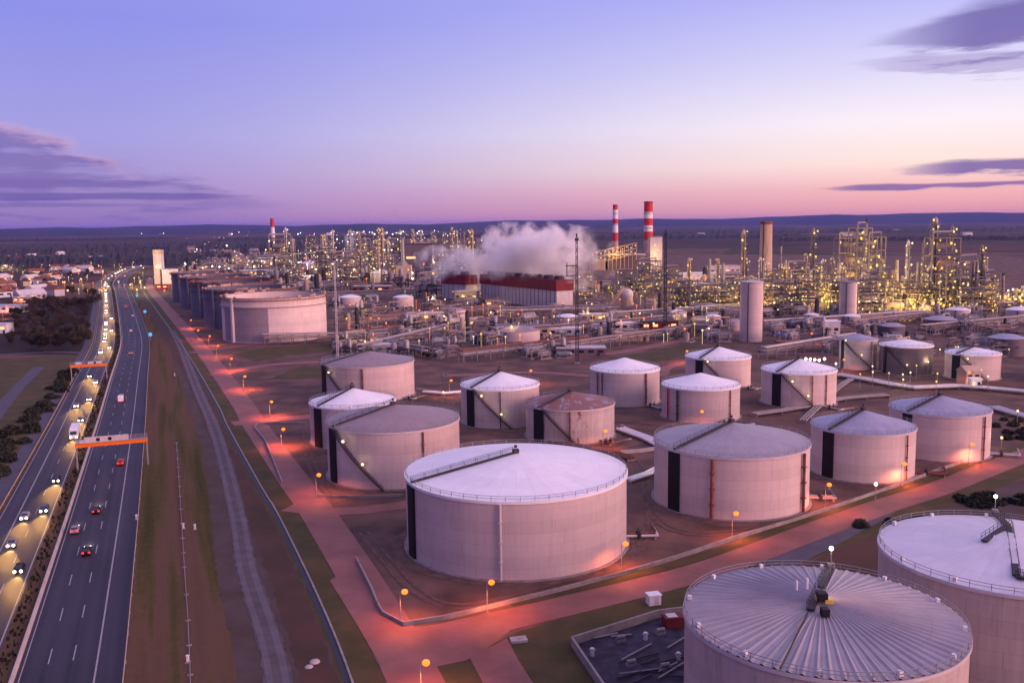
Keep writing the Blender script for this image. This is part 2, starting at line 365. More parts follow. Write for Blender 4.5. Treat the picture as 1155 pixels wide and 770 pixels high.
# ================================================================== SETTING
# ground: one sheet to the horizon, fields and woodland soil in patches
def ground_mat():
    m = bpy.data.materials.new('fields'); m.use_nodes = True; nt = m.node_tree; N = nt.nodes; L = nt.links
    b = N['Principled BSDF']; b.inputs['Roughness'].default_value = 1; b.inputs['Specular IOR Level'].default_value = 0.1
    g = N.new('ShaderNodeNewGeometry')
    mp = N.new('ShaderNodeMapping'); mp.inputs['Scale'].default_value = (1 / 420, 1 / 900, 1); mp.inputs['Rotation'].default_value = (0, 0, 0.35); L.new(g.outputs['Position'], mp.inputs[0])
    vo = N.new('ShaderNodeTexVoronoi'); vo.voronoi_dimensions = '2D'; vo.inputs['Scale'].default_value = 1; L.new(mp.outputs[0], vo.inputs['Vector'])
    rp = N.new('ShaderNodeValToRGB'); L.new(vo.outputs['Color'], rp.inputs[0]); rp.color_ramp.interpolation = 'CONSTANT'
    cs = [(0, (0.070, 0.040, 0.034)), (0.3, (0.050, 0.040, 0.026)), (0.45, (0.095, 0.058, 0.046)), (0.62, (0.045, 0.030, 0.030)), (0.8, (0.085, 0.045, 0.040))]
    e = rp.color_ramp.elements; e[0].position = 0; e[0].color = (*cs[0][1], 1); e[1].position = cs[1][0]; e[1].color = (*cs[1][1], 1)
    for p, c in cs[2:]: k = e.new(p); k.color = (*c, 1)
    no = N.new('ShaderNodeTexNoise'); no.inputs['Scale'].default_value = 0.012; no.inputs['Detail'].default_value = 8; L.new(g.outputs['Position'], no.inputs['Vector'])
    mr = N.new('ShaderNodeMapRange'); mr.inputs['From Min'].default_value = .3; mr.inputs['From Max'].default_value = .7; mr.inputs['To Min'].default_value = .8; mr.inputs['To Max'].default_value = 1.7; L.new(no.outputs['Fac'], mr.inputs[0])
    sc = N.new('ShaderNodeVectorMath'); sc.operation = 'SCALE'; L.new(rp.outputs[0], sc.inputs[0]); L.new(mr.outputs[0], sc.inputs['Scale'])
    L.new(sc.outputs[0], b.inputs['Base Color']); return m
ax = [-40000, -20000, -10000, -5000, -2500, -1200, -600, -300, -150, 0, 150, 300, 600, 1200, 2500, 5000, 10000, 20000, 40000]
mb = MB(); n = len(ax)
mb.add([(x, y, 0) for y in ax for x in ax], [(j * n + i, j * n + i + 1, (j + 1) * n + i + 1, (j + 1) * n + i) for j in range(n - 1) for i in range(n - 1)])
struct('ground', mb, ground_mat())

# hills along the horizon
def hill_range(az0, az1, dist, hfun, depth=2500, n=90):
    mb = MB(); vs = []
    for i in range(n + 1):
        a = az0 + (az1 - az0) * i / n; d = dist + 500 * math.sin(i * 0.9)
        for k, (dd, hh) in enumerate(((0, -1), (depth * .3, .62), (depth * .55, 1), (depth * .8, .85), (depth * 1.2, -1))):
            h = hfun(a) * hh if hh > 0 else -5
            vs.append(((d + dd) * math.sin(a), (d + dd) * math.cos(a), h))
    fs = [(5 * i + k, 5 * i + k + 1, 5 * i + k + 6, 5 * i + k + 5) for i in range(n) for k in range(4)]
    return mb.add(vs, fs)
def bumps(a, s): return 0.5 + 0.22 * math.sin(a * 17 + s) + 0.14 * math.sin(a * 41 + 2 * s) + 0.08 * math.sin(a * 97 + s) + 0.05 * math.sin(a * 211)
hm = mat('wooded_hills', (0.030, 0.028, 0.034), 1, 0.3, 0.004, space='w')
struct('hills', hill_range(-1.0, 1.0, 15500, lambda a: 72 + 70 * bumps(a, 1.0) + 42 * max(0, min(1, (a + .05) / .35))), hm, True)
struct('near_hills', hill_range(-1.0, 0.12, 11500, lambda a: 50 + 55 * bumps(a, 4.0)), hm, True)

# far woods: bumpy canopy strips, read as one mass
def wood_strip(mb, a0, a1, d0, d1, h, n=160, rows=4):
    vs = []
    for j in range(rows + 2):
        for i in range(n + 1):
            a = a0 + (a1 - a0) * i / n; d = d0 + (d1 - d0) * max(0, min(1, (j - .5) / rows)) + 25 * math.sin(a * 60)
            z = -0.5 if j in (0, rows + 1) else h * random.uniform(.6, 1.15)
            vs.append((d * math.sin(a), d * math.cos(a), z))
    w = n + 1
    mb.add(vs, [(j * w + i, j * w + i + 1, (j + 1) * w + i + 1, (j + 1) * w + i) for j in range(rows + 1) for i in range(n)])
wood = MB()
for a0, a1, d0, d1, h in ((-.56, -.29, 1900, 2600, 13), (-.50, -.16, 3000, 4300, 15), (-.29, -.1, 2700, 3000, 12), (-.3, .05, 5200, 6000, 16), (.0, .3, 3900, 4700, 15), (.12, .62, 5200, 7600, 17), (.28, .62, 3300, 3700, 13), (-.6, -.35, 6500, 7500, 16)):
    wood_strip(wood, a0, a1, d0, d1, h)
tag(obj('far_woods', wood, mat('far_wood_canopy', (0.034, 0.026, 0.026), 1, 0.4, 0.02, space='w')), kind='stuff')

# motorway
MW = smooth_line([(-36, 20), (-58, 80), (-79, 138), (-93, 176), (-113, 230), (-150, 329), (-189, 432), (-237, 559), (-280, 662), (-352, 830), (-442, 1038), (-534, 1251), (-625, 1503), (-690, 1740), (-700, 1960), (-640, 2250), (-520, 2550), (-380, 2850)], 10)
NMW = normals(MW)
def mw_at(p, snap=None):
    """nearest point along the motorway -> (index, lateral offset)"""
    i = min(range(len(MW)), key=lambda k: (MW[k].x - p[0]) ** 2 + (MW[k].y - p[1]) ** 2)
    return i, (Vector((p[0], p[1])) - MW[i]).dot(NMW[i])
def verge_mat():
    m = bpy.data.materials.new('mown_verge'); m.use_nodes = True; nt = m.node_tree; N = nt.nodes; L = nt.links
    b = N['Principled BSDF']; b.inputs['Roughness'].default_value = 1; b.inputs['Specular IOR Level'].default_value = .1
    g = N.new('ShaderNodeNewGeometry'); rot = N.new('ShaderNodeMapping'); rot.inputs['Rotation'].default_value = (0, 0, math.radians(-20.5)); L.new(g.outputs['Position'], rot.inputs[0])
    mp = N.new('ShaderNodeMapping'); mp.inputs['Scale'].default_value = (.17, .006, 1); L.new(rot.outputs[0], mp.inputs[0])
    n1 = N.new('ShaderNodeTexNoise'); n1.inputs['Scale'].default_value = 1; n1.inputs['Detail'].default_value = 5; n1.inputs['Roughness'].default_value = .55; L.new(mp.outputs[0], n1.inputs['Vector'])
    n2 = N.new('ShaderNodeTexNoise'); n2.inputs['Scale'].default_value = .5; n2.inputs['Detail'].default_value = 8; n2.inputs['Roughness'].default_value = .7; L.new(g.outputs['Position'], n2.inputs['Vector'])
    ad = N.new('ShaderNodeMath'); ad.operation = 'MULTIPLY_ADD'; L.new(n2.outputs['Fac'], ad.inputs[0]); ad.inputs[1].default_value = .22; L.new(n1.outputs['Fac'], ad.inputs[2])
    rp = N.new('ShaderNodeValToRGB'); L.new(ad.outputs[0], rp.inputs[0]); e = rp.color_ramp.elements
    e[0].position = .44; e[0].color = (.048, .043, .012, 1); e[1].position = .80; e[1].color = (.062, .046, .018, 1)
    for p, c in ((.56, (.085, .064, .022)), (.62, (.122, .070, .042)), (.71, (.100, .058, .034))): k = e.new(p); k.color = (*c, 1)
    L.new(rp.outputs[0], b.inputs['Base Color'])
    bp = N.new('ShaderNodeBump'); bp.inputs['Strength'].default_value = .35; bp.inputs['Distance'].default_value = .4; L.new(n2.outputs['Fac'], bp.inputs['Height']); L.new(bp.outputs[0], b.inputs['Normal'])
    return m
M['verge'] = verge_mat()
struct('motorway_verge', ribbon(MB(), MW, -26, 36, 0.03), M['verge'])
struct('motorway_carriageway_outbound', ribbon(MB(), MW, 0.5, 16.2, 0.08), M['asphalt'])
struct('motorway_carriageway_inbound', ribbon(MB(), MW, -15.8, -3.4, 0.08), M['asphalt'])
struct('service_road', ribbon(MB(), MW, -21.0, -16.9, 0.08), M['service_asphalt'])
mk = MB()
ribbon(mk, MW, 0.95, 1.12, 0.10); ribbon(mk, MW, 12.0, 12.28, 0.10); ribbon(mk, MW, -4.0, -3.75, 0.10); ribbon(mk, MW, -11.7, -11.4, 0.10); ribbon(mk, MW, -15.4, -15.2, 0.10)
for off in (4.7, 8.4, -7.6): dash(mk, MW, off, 0.10, 0.10, 6, 12, 4)
struct('lane_markings', mk, M['paint'])
bar = MB()
N_ = NMW; prof = [(-0.35, 0), (-0.3, .2), (-0.12, .9), (0.12, .9), (0.3, .2), (0.35, 0)]
vs = [((MW[i] + N_[i] * a).x, (MW[i] + N_[i] * a).y, z) for i in range(len(MW)) for a, z in prof]
bar.add(vs, [(6 * i + k, 6 * i + k + 1, 6 * i + k + 7, 6 * i + k + 6) for i in range(len(MW) - 1) for k in range(5)])
tag(obj('median_barrier', bar, M['pale_concrete']), 'pale concrete barrier along the inner edge of the motorway lanes with red tail lights', 'barrier')
def guardrail(name, L, off, label, m):
    t = thing(name, label, 'guardrail')
    b = MB(); wall_line(b, L, off - .05, off + .05, .5, .85); obj('rail', b, m, t)
    p = MB(); N = normals(L)
    for i in range(0, len(L), 1):
        if L[i].y > 900: break
        q = L[i] + N[i] * (off + .1); p.box((q.x, q.y, .35), (.12, .12, .7))
    o = obj('post', p, M['steel'], t); o['kind'] = 'stuff'
guardrail('guardrail', MW, 16.5, 'long steel guardrail between the dark motorway lanes and the grass strip', mat('guardrail_steel', (0.45, 0.36, 0.34), .5, .2, .5))
guardrail('guardrail', MW, -16.3, 'long guardrail lit amber between the headlight lanes and the service road', mat('guardrail_amber_lit_steel', (0.55, 0.36, 0.2), .5, .2, .5))  # amber light on this rail is put into its base colour
hd = MB()
for i in range(len(MW) - 1):
    for k in range(14 if MW[i].y < 700 else 4):
        t = random.random(); p = MW[i].lerp(MW[i + 1], t) + NMW[i] * random.uniform(-3.0, -0.8); s = random.uniform(.25, .55); z = random.uniform(.2, .9)
        a = random.uniform(0, PI); hd.box((p.x, p.y, z), (s, s * .3, s * 1.3), a)
tag(obj('median_shrubs', hd, mat('dark_shrub', (.012, .014, .007), .95, .4, 1.0)), kind='stuff')

# strips between the motorway and the works road
TRK = smooth_line([(-12, 20), (-24, 85), (-37, 137), (-55, 184), (-71, 230), (-103, 316), (-142, 412), (-198, 552), (-235, 640)], 8)
ROADL = smooth_line([(0, 62), (-9, 100), (-20, 136), (-33, 172), (-54, 225), (-64, 248), (-97, 327), (-115, 372), (-182, 530), (-322, 850), (-435, 1109), (-520, 1330)], 8)
struct('field_strip', ribbon(MB(), TRK, -6, 14, 0.04, rag=.45), M['gravel'])
struct('grass_strip', ribbon(MB(), ROADL, -7, -0.0, 0.06, rag=.45), M['grass'])
struct('track', ribbon(MB(), TRK, -2.1, 2.1, 0.09, rag=.3), mat('track_gravel', (.090, .072, .078), .95, .25, .3, space='w'))
w = MB(); ribbon(w, TRK, -1.75, -0.7, 0.11); ribbon(w, TRK, 0.6, 1.75, 0.11); struct('track_wheel_ruts', w, M['track'])
struct('earth_bank', ribbon(MB(), ROADL, -12.5, -7, 0.07, rag=.45), M['earth'])
struct('ditch', ribbon(MB(), ROADL, -6.2, -5.2, 0.10), M['ditch'])
struct('ditch_kerb', wall_line(MB(), ROADL, -5.15, -4.8, 0, .3), M['concrete'])

# tank farm and refinery ground, works roads
def pg(name, pts, z, m): return struct(name, poly(MB(), G(*pts), z), m)
farm = [(-20, 60), (-20, 136), (-33, 172), (-54, 225), (-97, 327), (-115, 372), (-182, 530), (-330, 860), (-460, 1160), (-300, 1900), (60, 2100), (500, 2000), (900, 1700), (760, 900), (420, 420), (240, 230), (160, 110), (80, 60)]
struct('works_yard', poly(MB(), farm, 0.05), M['yard'])
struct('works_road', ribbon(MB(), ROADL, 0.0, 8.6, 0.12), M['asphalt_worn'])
RU = [(-24, 152), (-6, 161), (12, 170.5), (37, 185), (66, 208), (92, 228), (107, 238.5), (132, 259), (156, 278), (200, 311), (290, 372)]
RUS = smooth_line(RU, 6)
CROSS = [(-40, 172, 0)]
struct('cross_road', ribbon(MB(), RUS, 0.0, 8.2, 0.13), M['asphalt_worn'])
jn = poly(MB(), G((372, 655), (402, 634), (420, 670), (434, 698), (457, 710), (500, 703), (545, 694), (575, 712), (545, 735), (525, 745), (492, 752), (455, 760), (445, 778), (400, 700)), 0.125); struct('road_junction', jn, M['asphalt_worn'])
struct('grass_bank', ribbon(MB(), RUS, -3.2, -0.3, 0.14, 4), M['grass'])
struct('roadside_grass', ribbon(MB(), RUS, 8.4, 14.0, 0.10, 6, rag=.0), M['grass'])
pg('grass_plot', [(492, 752), (551, 738), (523, 744), (585, 712), (780, 655), (905, 618), (850, 680), (780, 800), (560, 800)], 0.09, M['grass'])
pg('grass_corner', [(455, 758), (492, 749), (530, 745), (545, 800), (440, 800)], 0.095, M['grass'])
pg('branch_road', [(530, 742), (572, 720), (585, 745), (620, 800), (560, 800)], 0.128, M['asphalt_worn'])
pg('grey_access_road', [(884, 645), (860, 632), (930, 600), (985, 571), (1010, 578), (960, 606)], 0.11, M['service_asphalt'])
pg('dark_soil', [(905, 640), (960, 608), (990, 590), (1010, 600), (1000, 660), (930, 690)], 0.092, M['earth'])
pg('dark_soil', [(1000, 585), (1060, 560), (1160, 540), (1200, 560), (1160, 600)], 0.093, M['gravel'])
def xroad(name, pts, wd, z=0.115, m='asphalt_worn'):
    L = smooth_line(G(*pts), 8); return struct(name, ribbon(MB(), L, -wd / 2, wd / 2, z), M[m])
xroad('side_road', [(262, 478), (310, 473), (352, 470), (430, 470)], 8)
xroad('side_road', [(325, 572), (370, 577), (454, 570), (540, 545)], 6.5)
xroad('side_road', [(240, 424), (300, 412), (360, 408)], 7)
xroad('side_road', [(215, 398), (290, 388), (375, 380), (470, 372)], 7)
xroad('side_road', [(500, 424), (600, 420), (665, 424)], 6)
xroad('side_road', [(700, 510), (745, 498), (760, 480)], 6, m='gravel')
xroad('side_road', [(640, 402), (700, 397), (775, 383), (850, 372)], 9)
xroad('side_road', [(500, 402), (560, 394), (640, 386)], 9)
xroad('side_road', [(745, 425), (760, 412), (840, 400), (960, 398), (1000, 392)], 6)
xroad('refinery_road', [(420, 352), (560, 350), (700, 346), (860, 350), (1060, 356), (1160, 352)], 9)
xroad('refinery_road', [(350, 330), (500, 326), (640, 322)], 9)
pg('grass_patch', [(262, 400), (300, 392), (372, 388), (380, 395), (330, 400), (290, 408)], 0.10, M['grass'])
pg('grass_patch', [(302, 428), (340, 414), (368, 412), (362, 426)], 0.10, M['grass'])
pg('grass_patch', [(700, 402), (775, 388), (800, 392), (742, 408)], 0.10, M['grass'])
pg('basin', [(500, 388), (560, 382), (640, 374), (640, 370), (560, 372), (490, 380)], 0.14, M['basin'])
pg('basin', [(1070, 382), (1140, 376), (1160, 386), (1090, 392)], 0.14, M['basin'])
# left of the motorway
pg('meadow', [(-60, 452), (-10, 405), (95, 400), (86, 414), (46, 468), (0, 525), (-60, 590)], 0.05, M['grass'])
xroad('country_road', [(-60, 545), (0, 462), (22, 436), (44, 414)], 5.5, 0.09, 'service_asphalt')
xroad('country_road', [(-40, 402), (20, 399), (60, 397), (96, 398)], 5, 0.085, 'service_asphalt')

# ================================================================== TANKS
def tank(label, X, Y, R, h, ch, shell='shell_cream', roof='roof_white', band=None, stair=True, rail=True, pipes=(), lamps=(.32, .72), walkway=True, ribs=0, seg=96, lights=True):
    t = thing('storage_tank', label, 'storage tank', (X, Y, 0))
    cam_a = math.atan2(-Y, -X)
    obj('shell', MB().cyl((0, 0, 0.0), R, h, seg, False, True), M[shell], t, True)
    b = MB()
    if ribs:
        vs = [(0, 0, h + ch)]
        rad = [0.12, .35, .6, .8, 1.012]
        n = ribs * 4
        for r in rad:
            for i in range(n):
                a = 2 * PI * i / n; up = (0.22 if i % 4 == 0 else (0.05 if i % 4 == 2 else 0.0)) * min(1, r * 2)
                vs.append((r * R * math.cos(a), r * R * math.sin(a), h + 0.12 + ch * (1 - r) + up))
        fs = [(0, 1 + i, 1 + (i + 1) % n) for i in range(n)]
        for j in range(len(rad) - 1):
            o = 1 + j * n; fs += [(o + i, o + n + i, o + n + (i + 1) % n, o + (i + 1) % n) for i in range(n)]
        b.add(vs, fs); obj('roof', b, M[roof], t)
    else:
        b.lathe((0, 0, 0), [(R * 1.012, h - .05), (R * 1.012, h + .12), (R * .7, h + .12 + ch * .3), (R * .35, h + .12 + ch * .65), (.3, h + .12 + ch), (.01, h + .12 + ch)], seg)
        obj('roof', b, M[roof], t, True)
    obj('eave_ring', MB().lathe((0, 0, 0), [(R + .01, h - .45), (R + .28, h - .45), (R + .28, h + .02), (R + .01, h + .02)], seg, True), M['white' if roof == 'roof_white' else 'pale_paint'], t, True)
    obj('base_ring', MB().lathe((0, 0, 0), [(R + .01, .0), (R + .7, .0), (R + .7, .35), (R + .01, .35)], seg, True), M['concrete'], t, True)
    if rail:
        g = MB(); k = int(R * 2.2)
        for i in range(k):
            a = 2 * PI * i / k; x, y = R * math.cos(a), R * math.sin(a)
            g.box((x, y, h + .62), (.09, .09, 1.05), a)
        for zz in (.65, 1.12): g.lathe((0, 0, 0), [(R - .04, h + zz - .035), (R + .04, h + zz - .035), (R + .04, h + zz + .035), (R - .04, h + zz + .035)], 64, True)
        obj('railing', g, M['steel'], t)
    if band is not None:
        s, wpx = band                                   # position across the visible front (-1 left limb .. 1), width in metres
        a = cam_a + math.asin(s); da = wpx / R / 2
        obj('dark_strip', MB().arc(R + .005, R + .5, .3, h - .46, a - da, a + da, 6), M['black'], t)  # dark vertical strip, nearly full height, proud of the shell
        if walkway:
            d = Vector((math.cos(a), math.sin(a))); nrm = Vector((-d.y, d.x)); g = MB(); k = 14
            for i in range(k):
                r0, r1 = R * (1.0 - .97 * i / k), R * (1.0 - .97 * (i + 1) / k)
                z0, z1 = h + .5 + ch * (1 - r0 / R), h + .5 + ch * (1 - r1 / R)
                A0, A1, B0, B1 = d * r0 + nrm * .45, d * r0 - nrm * .45, d * r1 + nrm * .45, d * r1 - nrm * .45
                g.add([(A0.x, A0.y, z0), (A1.x, A1.y, z0), (B1.x, B1.y, z1), (B0.x, B0.y, z1)] + [(A0.x, A0.y, z0 - .3), (A1.x, A1.y, z0 - .3), (B1.x, B1.y, z1 - .3), (B0.x, B0.y, z1 - .3)],
                      [(0, 1, 2, 3), (7, 6, 5, 4), (0, 3, 7, 4), (1, 5, 6, 2), (0, 4, 5, 1), (2, 6, 7, 3)])
            w = obj('roof_walkway', g, M['dark'], t)
            g = MB()
            for sgn in (-1, 1):
                p, q = d * R + nrm * .45 * sgn, d * .5 + nrm * .45 * sgn
                for up in (.55, 1.05): g.tube((p.x, p.y, h + .5 + up), (q.x, q.y, h + .5 + ch + up), .05, 4)
                for i in range(9):
                    r = p.lerp(q, i / 8); z = h + .5 + ch * i / 8; g.tube((r.x, r.y, z), (r.x, r.y, z + 1.05), .05, 4)
            obj('handrail', g, M['dark'], w)
            obj('top_vent', MB().box((0, 0, h + ch + .6), (1.3, 1.0, .9), a).cyl((0, 0, h + ch + 1.4), .35, .5, 10), M['dark'], t)
        if stair:
            g = MB(); hr = MB(); a0 = a + da; n = int(h / .3); span = h / R
            for i in range(n):
                f0 = i / n; z = h * (1 - f0) - .1; aa = a0 + span * f0; g.arc(R + .02, R + 1.1, z - .06, z, aa, aa + span / n, 1)
            for i in range(16):
                f0, f1 = i / 16, (i + 1) / 16; q0, q1 = a0 + span * f0, a0 + span * f1; z0, z1 = h * (1 - f0), h * (1 - f1)
                for rr, zz, hh in ((R + 1.12, -.35, .38),):
                    vs = [((rr + o) * math.cos(q), (rr + o) * math.sin(q), z + u) for q, z in ((q0, z0), (q1, z1)) for o in (0, .1) for u in (zz, zz + hh)]
                    g.add(vs, [(0, 1, 3, 2), (4, 6, 7, 5), (2, 3, 7, 6), (0, 4, 5, 1), (1, 5, 7, 3), (0, 2, 6, 4)])
                for up in (.55, 1.05): hr.tube(((R + 1.1) * math.cos(q0), (R + 1.1) * math.sin(q0), z0 + up), ((R + 1.1) * math.cos(q1), (R + 1.1) * math.sin(q1), z1 + up), .05, 4)
                hr.tube(((R + 1.1) * math.cos(q0), (R + 1.1) * math.sin(q0), z0), ((R + 1.1) * math.cos(q0), (R + 1.1) * math.sin(q0), z0 + 1.05), .05, 4)
            st = obj('stair', g, M['dark'], t); obj('handrail', hr, M['dark'], st)
            for f in lamps:
                q = a0 + span * f; z = h * (1 - f) + 2.0; rr = R + 1.5
                lp = obj('lamp', MB().sphere((rr * math.cos(q), rr * math.sin(q), z), .42, 10, 6), E_WARM, t, True)
                obj('lamp_bracket', MB().tube((R * math.cos(q), R * math.sin(q), z - .6), (rr * math.cos(q), rr * math.sin(q), z - .3), .07, 5), M['dark'], t)
                if lights: lamp_light(t, ((rr + .5) * math.cos(q), (rr + .5) * math.sin(q), z), (1, .75, .4), 160, .4)
    for s, r, mm in pipes:
        a = cam_a + math.asin(s); x, y = (R + .18 + r) * math.cos(a), (R + .18 + r) * math.sin(a)
        g = MB().tube((x, y, .4), (x, y, h - .5), r, 8)
        for zz in (h * .25, h * .5, h * .75): g.box((x, y, zz), (r * 2.6, r * 2.6, .25), a)
        obj('wall_pipe', g, M[mm], t, True)
    return t

T1 = tank('largest white-roofed tank with pale seam pipe, beside the orange lamps of the road bend', 0.5, 200.8, 24.3, 16.2, 3.6, 'shell_grey', 'roof_white', (-.905, 3.4), pipes=((-.13, .28, 'pale_paint'),), lamps=(), stair=False)
T2 = tank('wide cream tank with grey cone roof and rust-brown wall pipe, nearest the cross road', 55.2, 231, 19.2, 15.2, 4.3, 'shell_cream', 'roof_grey', (-.69, 3.6), pipes=((-.21, .45, 'rust'), (.87, .4, 'rust')), lamps=(), stair=False)
T3 = tank('cream tank with bluish grey roof, between the wide grey-roofed tank and the road edge', 97.8, 255.2, 13.8, 13.3, 3.9, 'shell_cream', 'roof_blue', (-.62, 3.4), pipes=((.8, .2, 'rust'),), stair=False)
T4 = tank('bluish-roofed cream tank nearest the pipe manifold at the road', 128.9, 276.2, 14.1, 13.6, 3.5, 'shell_cream', 'roof_blue', (-.60, 3.0), pipes=((.83, .25, 'rust'),), stair=False)
T5 = tank('mauve-roofed tank with diagonal stair and two lamps, nearest the works road', -34.1, 260.3, 18.7, 15.7, 3.8, 'shell_grey', 'roof_mauve', (-.88, 3.4), pipes=((.41, .22, 'rust'),), lamps=(.30, .66))
T6 = tank('small white-roofed tank half hidden behind the mauve-roofed tank with two lamps', -52.5, 300.6, 13.9, 13.4, 4.0, 'shell_grey', 'roof_white', (-.79, 3.4), stair=False)
T7 = tank('broad mauve-roofed tank with one stair lamp, at the rear of the works-road row', -60.2, 383.9, 19.1, 14.5, 3.9, 'shell_stained', 'roof_mauve', (-.93, 4.0), pipes=((-.12, .3, 'rust'),), lamps=(.3,))
T8 = tank('white-roofed tank with two stair lamps, directly behind the largest tank', -4.5, 328.6, 14, 13.6, 4.2, 'shell_grey', 'roof_white', (-.73, 3.4), pipes=((.0, .18, 'dark'),), lamps=(.28, .74))
T9 = tank('squat tank with patchy rusted roof and streaked shell', 19, 304.6, 14.7, 11.3, 3.2, 'shell_rust', 'roof_rust', (-.68, 4.0), pipes=((.0, .22, 'rust'),), lamps=())
T10 = tank('white-roofed tank without stair, behind the rusted-roof tank', 44.4, 363.3, 13.6, 13.3, 3.9, 'shell_grey', 'roof_white', None, pipes=((-.75, .25, 'rust'), (-.62, .2, 'dark'), (.58, .3, 'rust')))
T11 = tank('white-roofed tank with red wall pipe, behind the wide grey-roofed tank', 68.2, 332.7, 13.9, 11.9, 3.8, 'shell_grey', 'roof_white', None, pipes=((-.8, .3, 'red'), (-.55, .4, 'dark'), (.72, .2, 'rust')))
T12 = tank('rearmost white-roofed tank on the grass, foot of the pale silo', 88.8, 397.6, 13.8, 12.7, 3.8, 'shell_cream', 'roof_white', (-.55, 3.4), lamps=(.2,))
T13 = tank('white-roofed tank with diagonal stair, below the row of bright white lamps', 111.1, 356.7, 14, 13.1, 3.8, 'shell_cream', 'roof_white', (-.56, 3.6), pipes=((.35, .2, 'rust'), (.7, .2, 'rust')), lamps=(.35, .75))
T14 = tank('small bluish-roofed tank beside the dark-shelled tank', 164.5, 438.3, 8.5, 14.2, 2.1, 'shell_grey', 'roof_blue', (-.8, 1.5), pipes=((.7, .35, 'warm_paint'),), lamps=(.15, .6), walkway=False, seg=64)
T15 = tank('dark-shelled tank with pale roof in the rear row', 181.4, 424.6, 11.5, 12.9, 2.4, 'shell_dark', 'roof_white', (-.75, 1.4), stair=True, lamps=(.75,), walkway=False, seg=64)
T16 = tank('pale tank with black strip and two stair lamps, behind the orange-lit hut', 204.2, 408.3, 11.3, 11.2, 2.2, 'shell_cream', 'roof_white', (-.57, 3.6), lamps=(.3, .72), seg=64)
T17 = tank('dim grey tank cut by the picture edge behind the pipe manifold', 238, 402, 11.0, 11.5, 2.2, 'shell_dark', 'roof_grey', (-.6, 2), lamps=(), stair=False, seg=64)

# foreground tanks
F1 = tank('huge nearest tank with radially ribbed roof and lamp mast', 41.9, 121.9, 18.4, 16.2, 2.3, 'shell_stained', 'roof_grey', None, ribs=72, seg=144)
F2 = tank('huge tank with smooth pale roof and dark forked walkway, cut by the frame', 79.5, 145.5, 19.0, 16.2, 2.2, 'shell_stained', 'roof_pale', None, seg=144)
def roof_point(t, R, h, ch, px, py):
    d = ray(px, py); z = h + ch * .6
    for _ in range(20):
        p = gp(px, py, z); r = math.hypot(p.x - t.location.x, p.y - t.location.y); z = h + .12 + ch * max(0, 1 - r / R)
    return Vector((p.x - t.location.x, p.y - t.location.y, z))
def roof_gear(t, R, h, ch, segs, mast, mlabel):
    for a, b in segs:
        p, q = roof_point(t, R, h, ch, *a), roof_point(t, R, h, ch, *b); up = Vector((0, 0, .45)); g = MB()
        d = (q - p).normalized(); nrm = Vector((-d.y, d.x, 0)).normalized() * .5
        lo = Vector((0, 0, -.25))
        vs = [p + up + nrm, p + up - nrm, q + up - nrm, q + up + nrm]; vs += [v + lo for v in vs]
        g.add(vs, [(0, 1, 2, 3), (7, 6, 5, 4), (0, 3, 7, 4), (1, 5, 6, 2), (0, 4, 5, 1), (2, 6, 7, 3)])
        w = obj('roof_walkway', g, M['dark'], t); g = MB()
        for sg in (-1, 1):
            for i in range(7):
                r = p.lerp(q, i / 6) + nrm * sg + up; g.tube(r, r + Vector((0, 0, 1)), .04, 4)
            for u in (.5, 1): g.tube(p + nrm * sg + up + Vector((0, 0, u)), q + nrm * sg + up + Vector((0, 0, u)), .04, 4)
        obj('handrail', g, M['dark'], w)
    p = roof_point(t, R, h, ch, *mast)
    g = MB().tube(p, p + Vector((0, 0, 3.2)), .09, 6).box(p + Vector((0, 0, .5)), (1.0, .8, 1.0)); obj('lamp_mast', g, M['steel'], t)
    obj('lamp', MB().sphere(p + Vector((0, 0, 3.4)), .34, 12, 8), E_WHITE, t, True)
    lamp_light(t, p + Vector((0, 0, 2.9)), (1, .72, .35), 130, .3)
roof_gear(F1, 18.4, 16.2, 2.3, [((937, 641), (926, 664)), ((924, 668), (914, 690))], (937, 642), '')
ap = Vector((0, 0, 16.2 + 2.3))
obj('valve_box', MB().box(ap + Vector((-.3, -1.0, .9)), (1.3, 1.2, 1.2)).box(ap + Vector((-1.0, -4.3, .2)), (1.0, 1.2, 1.0)), M['black'], F1)
obj('valve_post', MB().tube(ap + Vector((-2.2, 4, -.2)), ap + Vector((-2.2, 4, 1.2)), .16, 6), M['white'], F1); obj('valve_post', MB().tube(ap + Vector((-.6, 4.4, -.2)), ap + Vector((-.6, 4.4, 1.4)), .16, 6), M['white'], F1)
obj('yellow_guard', MB().box(ap + Vector((.5, -1.6, .4)), (1.1, .2, .5)).box(ap + Vector((-.9, -.6, .5)), (.2, 1.0, .6)), mat('yellow_paint', (.6, .42, .04)), F1)
c = roof_point(F1, 18.4, 16.2, 2.3, 880, 757); q = roof_point(F1, 18.4, 16.2, 2.3, 911, 694)
obj('roof_pipe', MB().tube(c + Vector((0, 0, .4)), q + Vector((0, 0, .4)), .11, 6), M['dark'], F1)
lamp_light(F1, ap + Vector((1.5, .6, 1.2)), (1, .45, .2), 90, .3)
roof_gear(F2, 19.0, 16.2, 2.2, [((1122, 580), (1137, 594)), ((1137, 594), (1110, 612)), ((1138, 596), (1146, 651)), ((1146, 652), (1157, 655))], (1122, 580), '')
for F_, R_ in ((F1, 18.4), (F2, 19.0)):
    for k in range(12):
        a = 2 * PI * k / 12 + .2
        obj('rim_fitting', MB().box(((R_ - .5) * math.cos(a), (R_ - .5) * math.sin(a), 16.2 + .55), (.5, .5, .6), a), M['white'], F_)

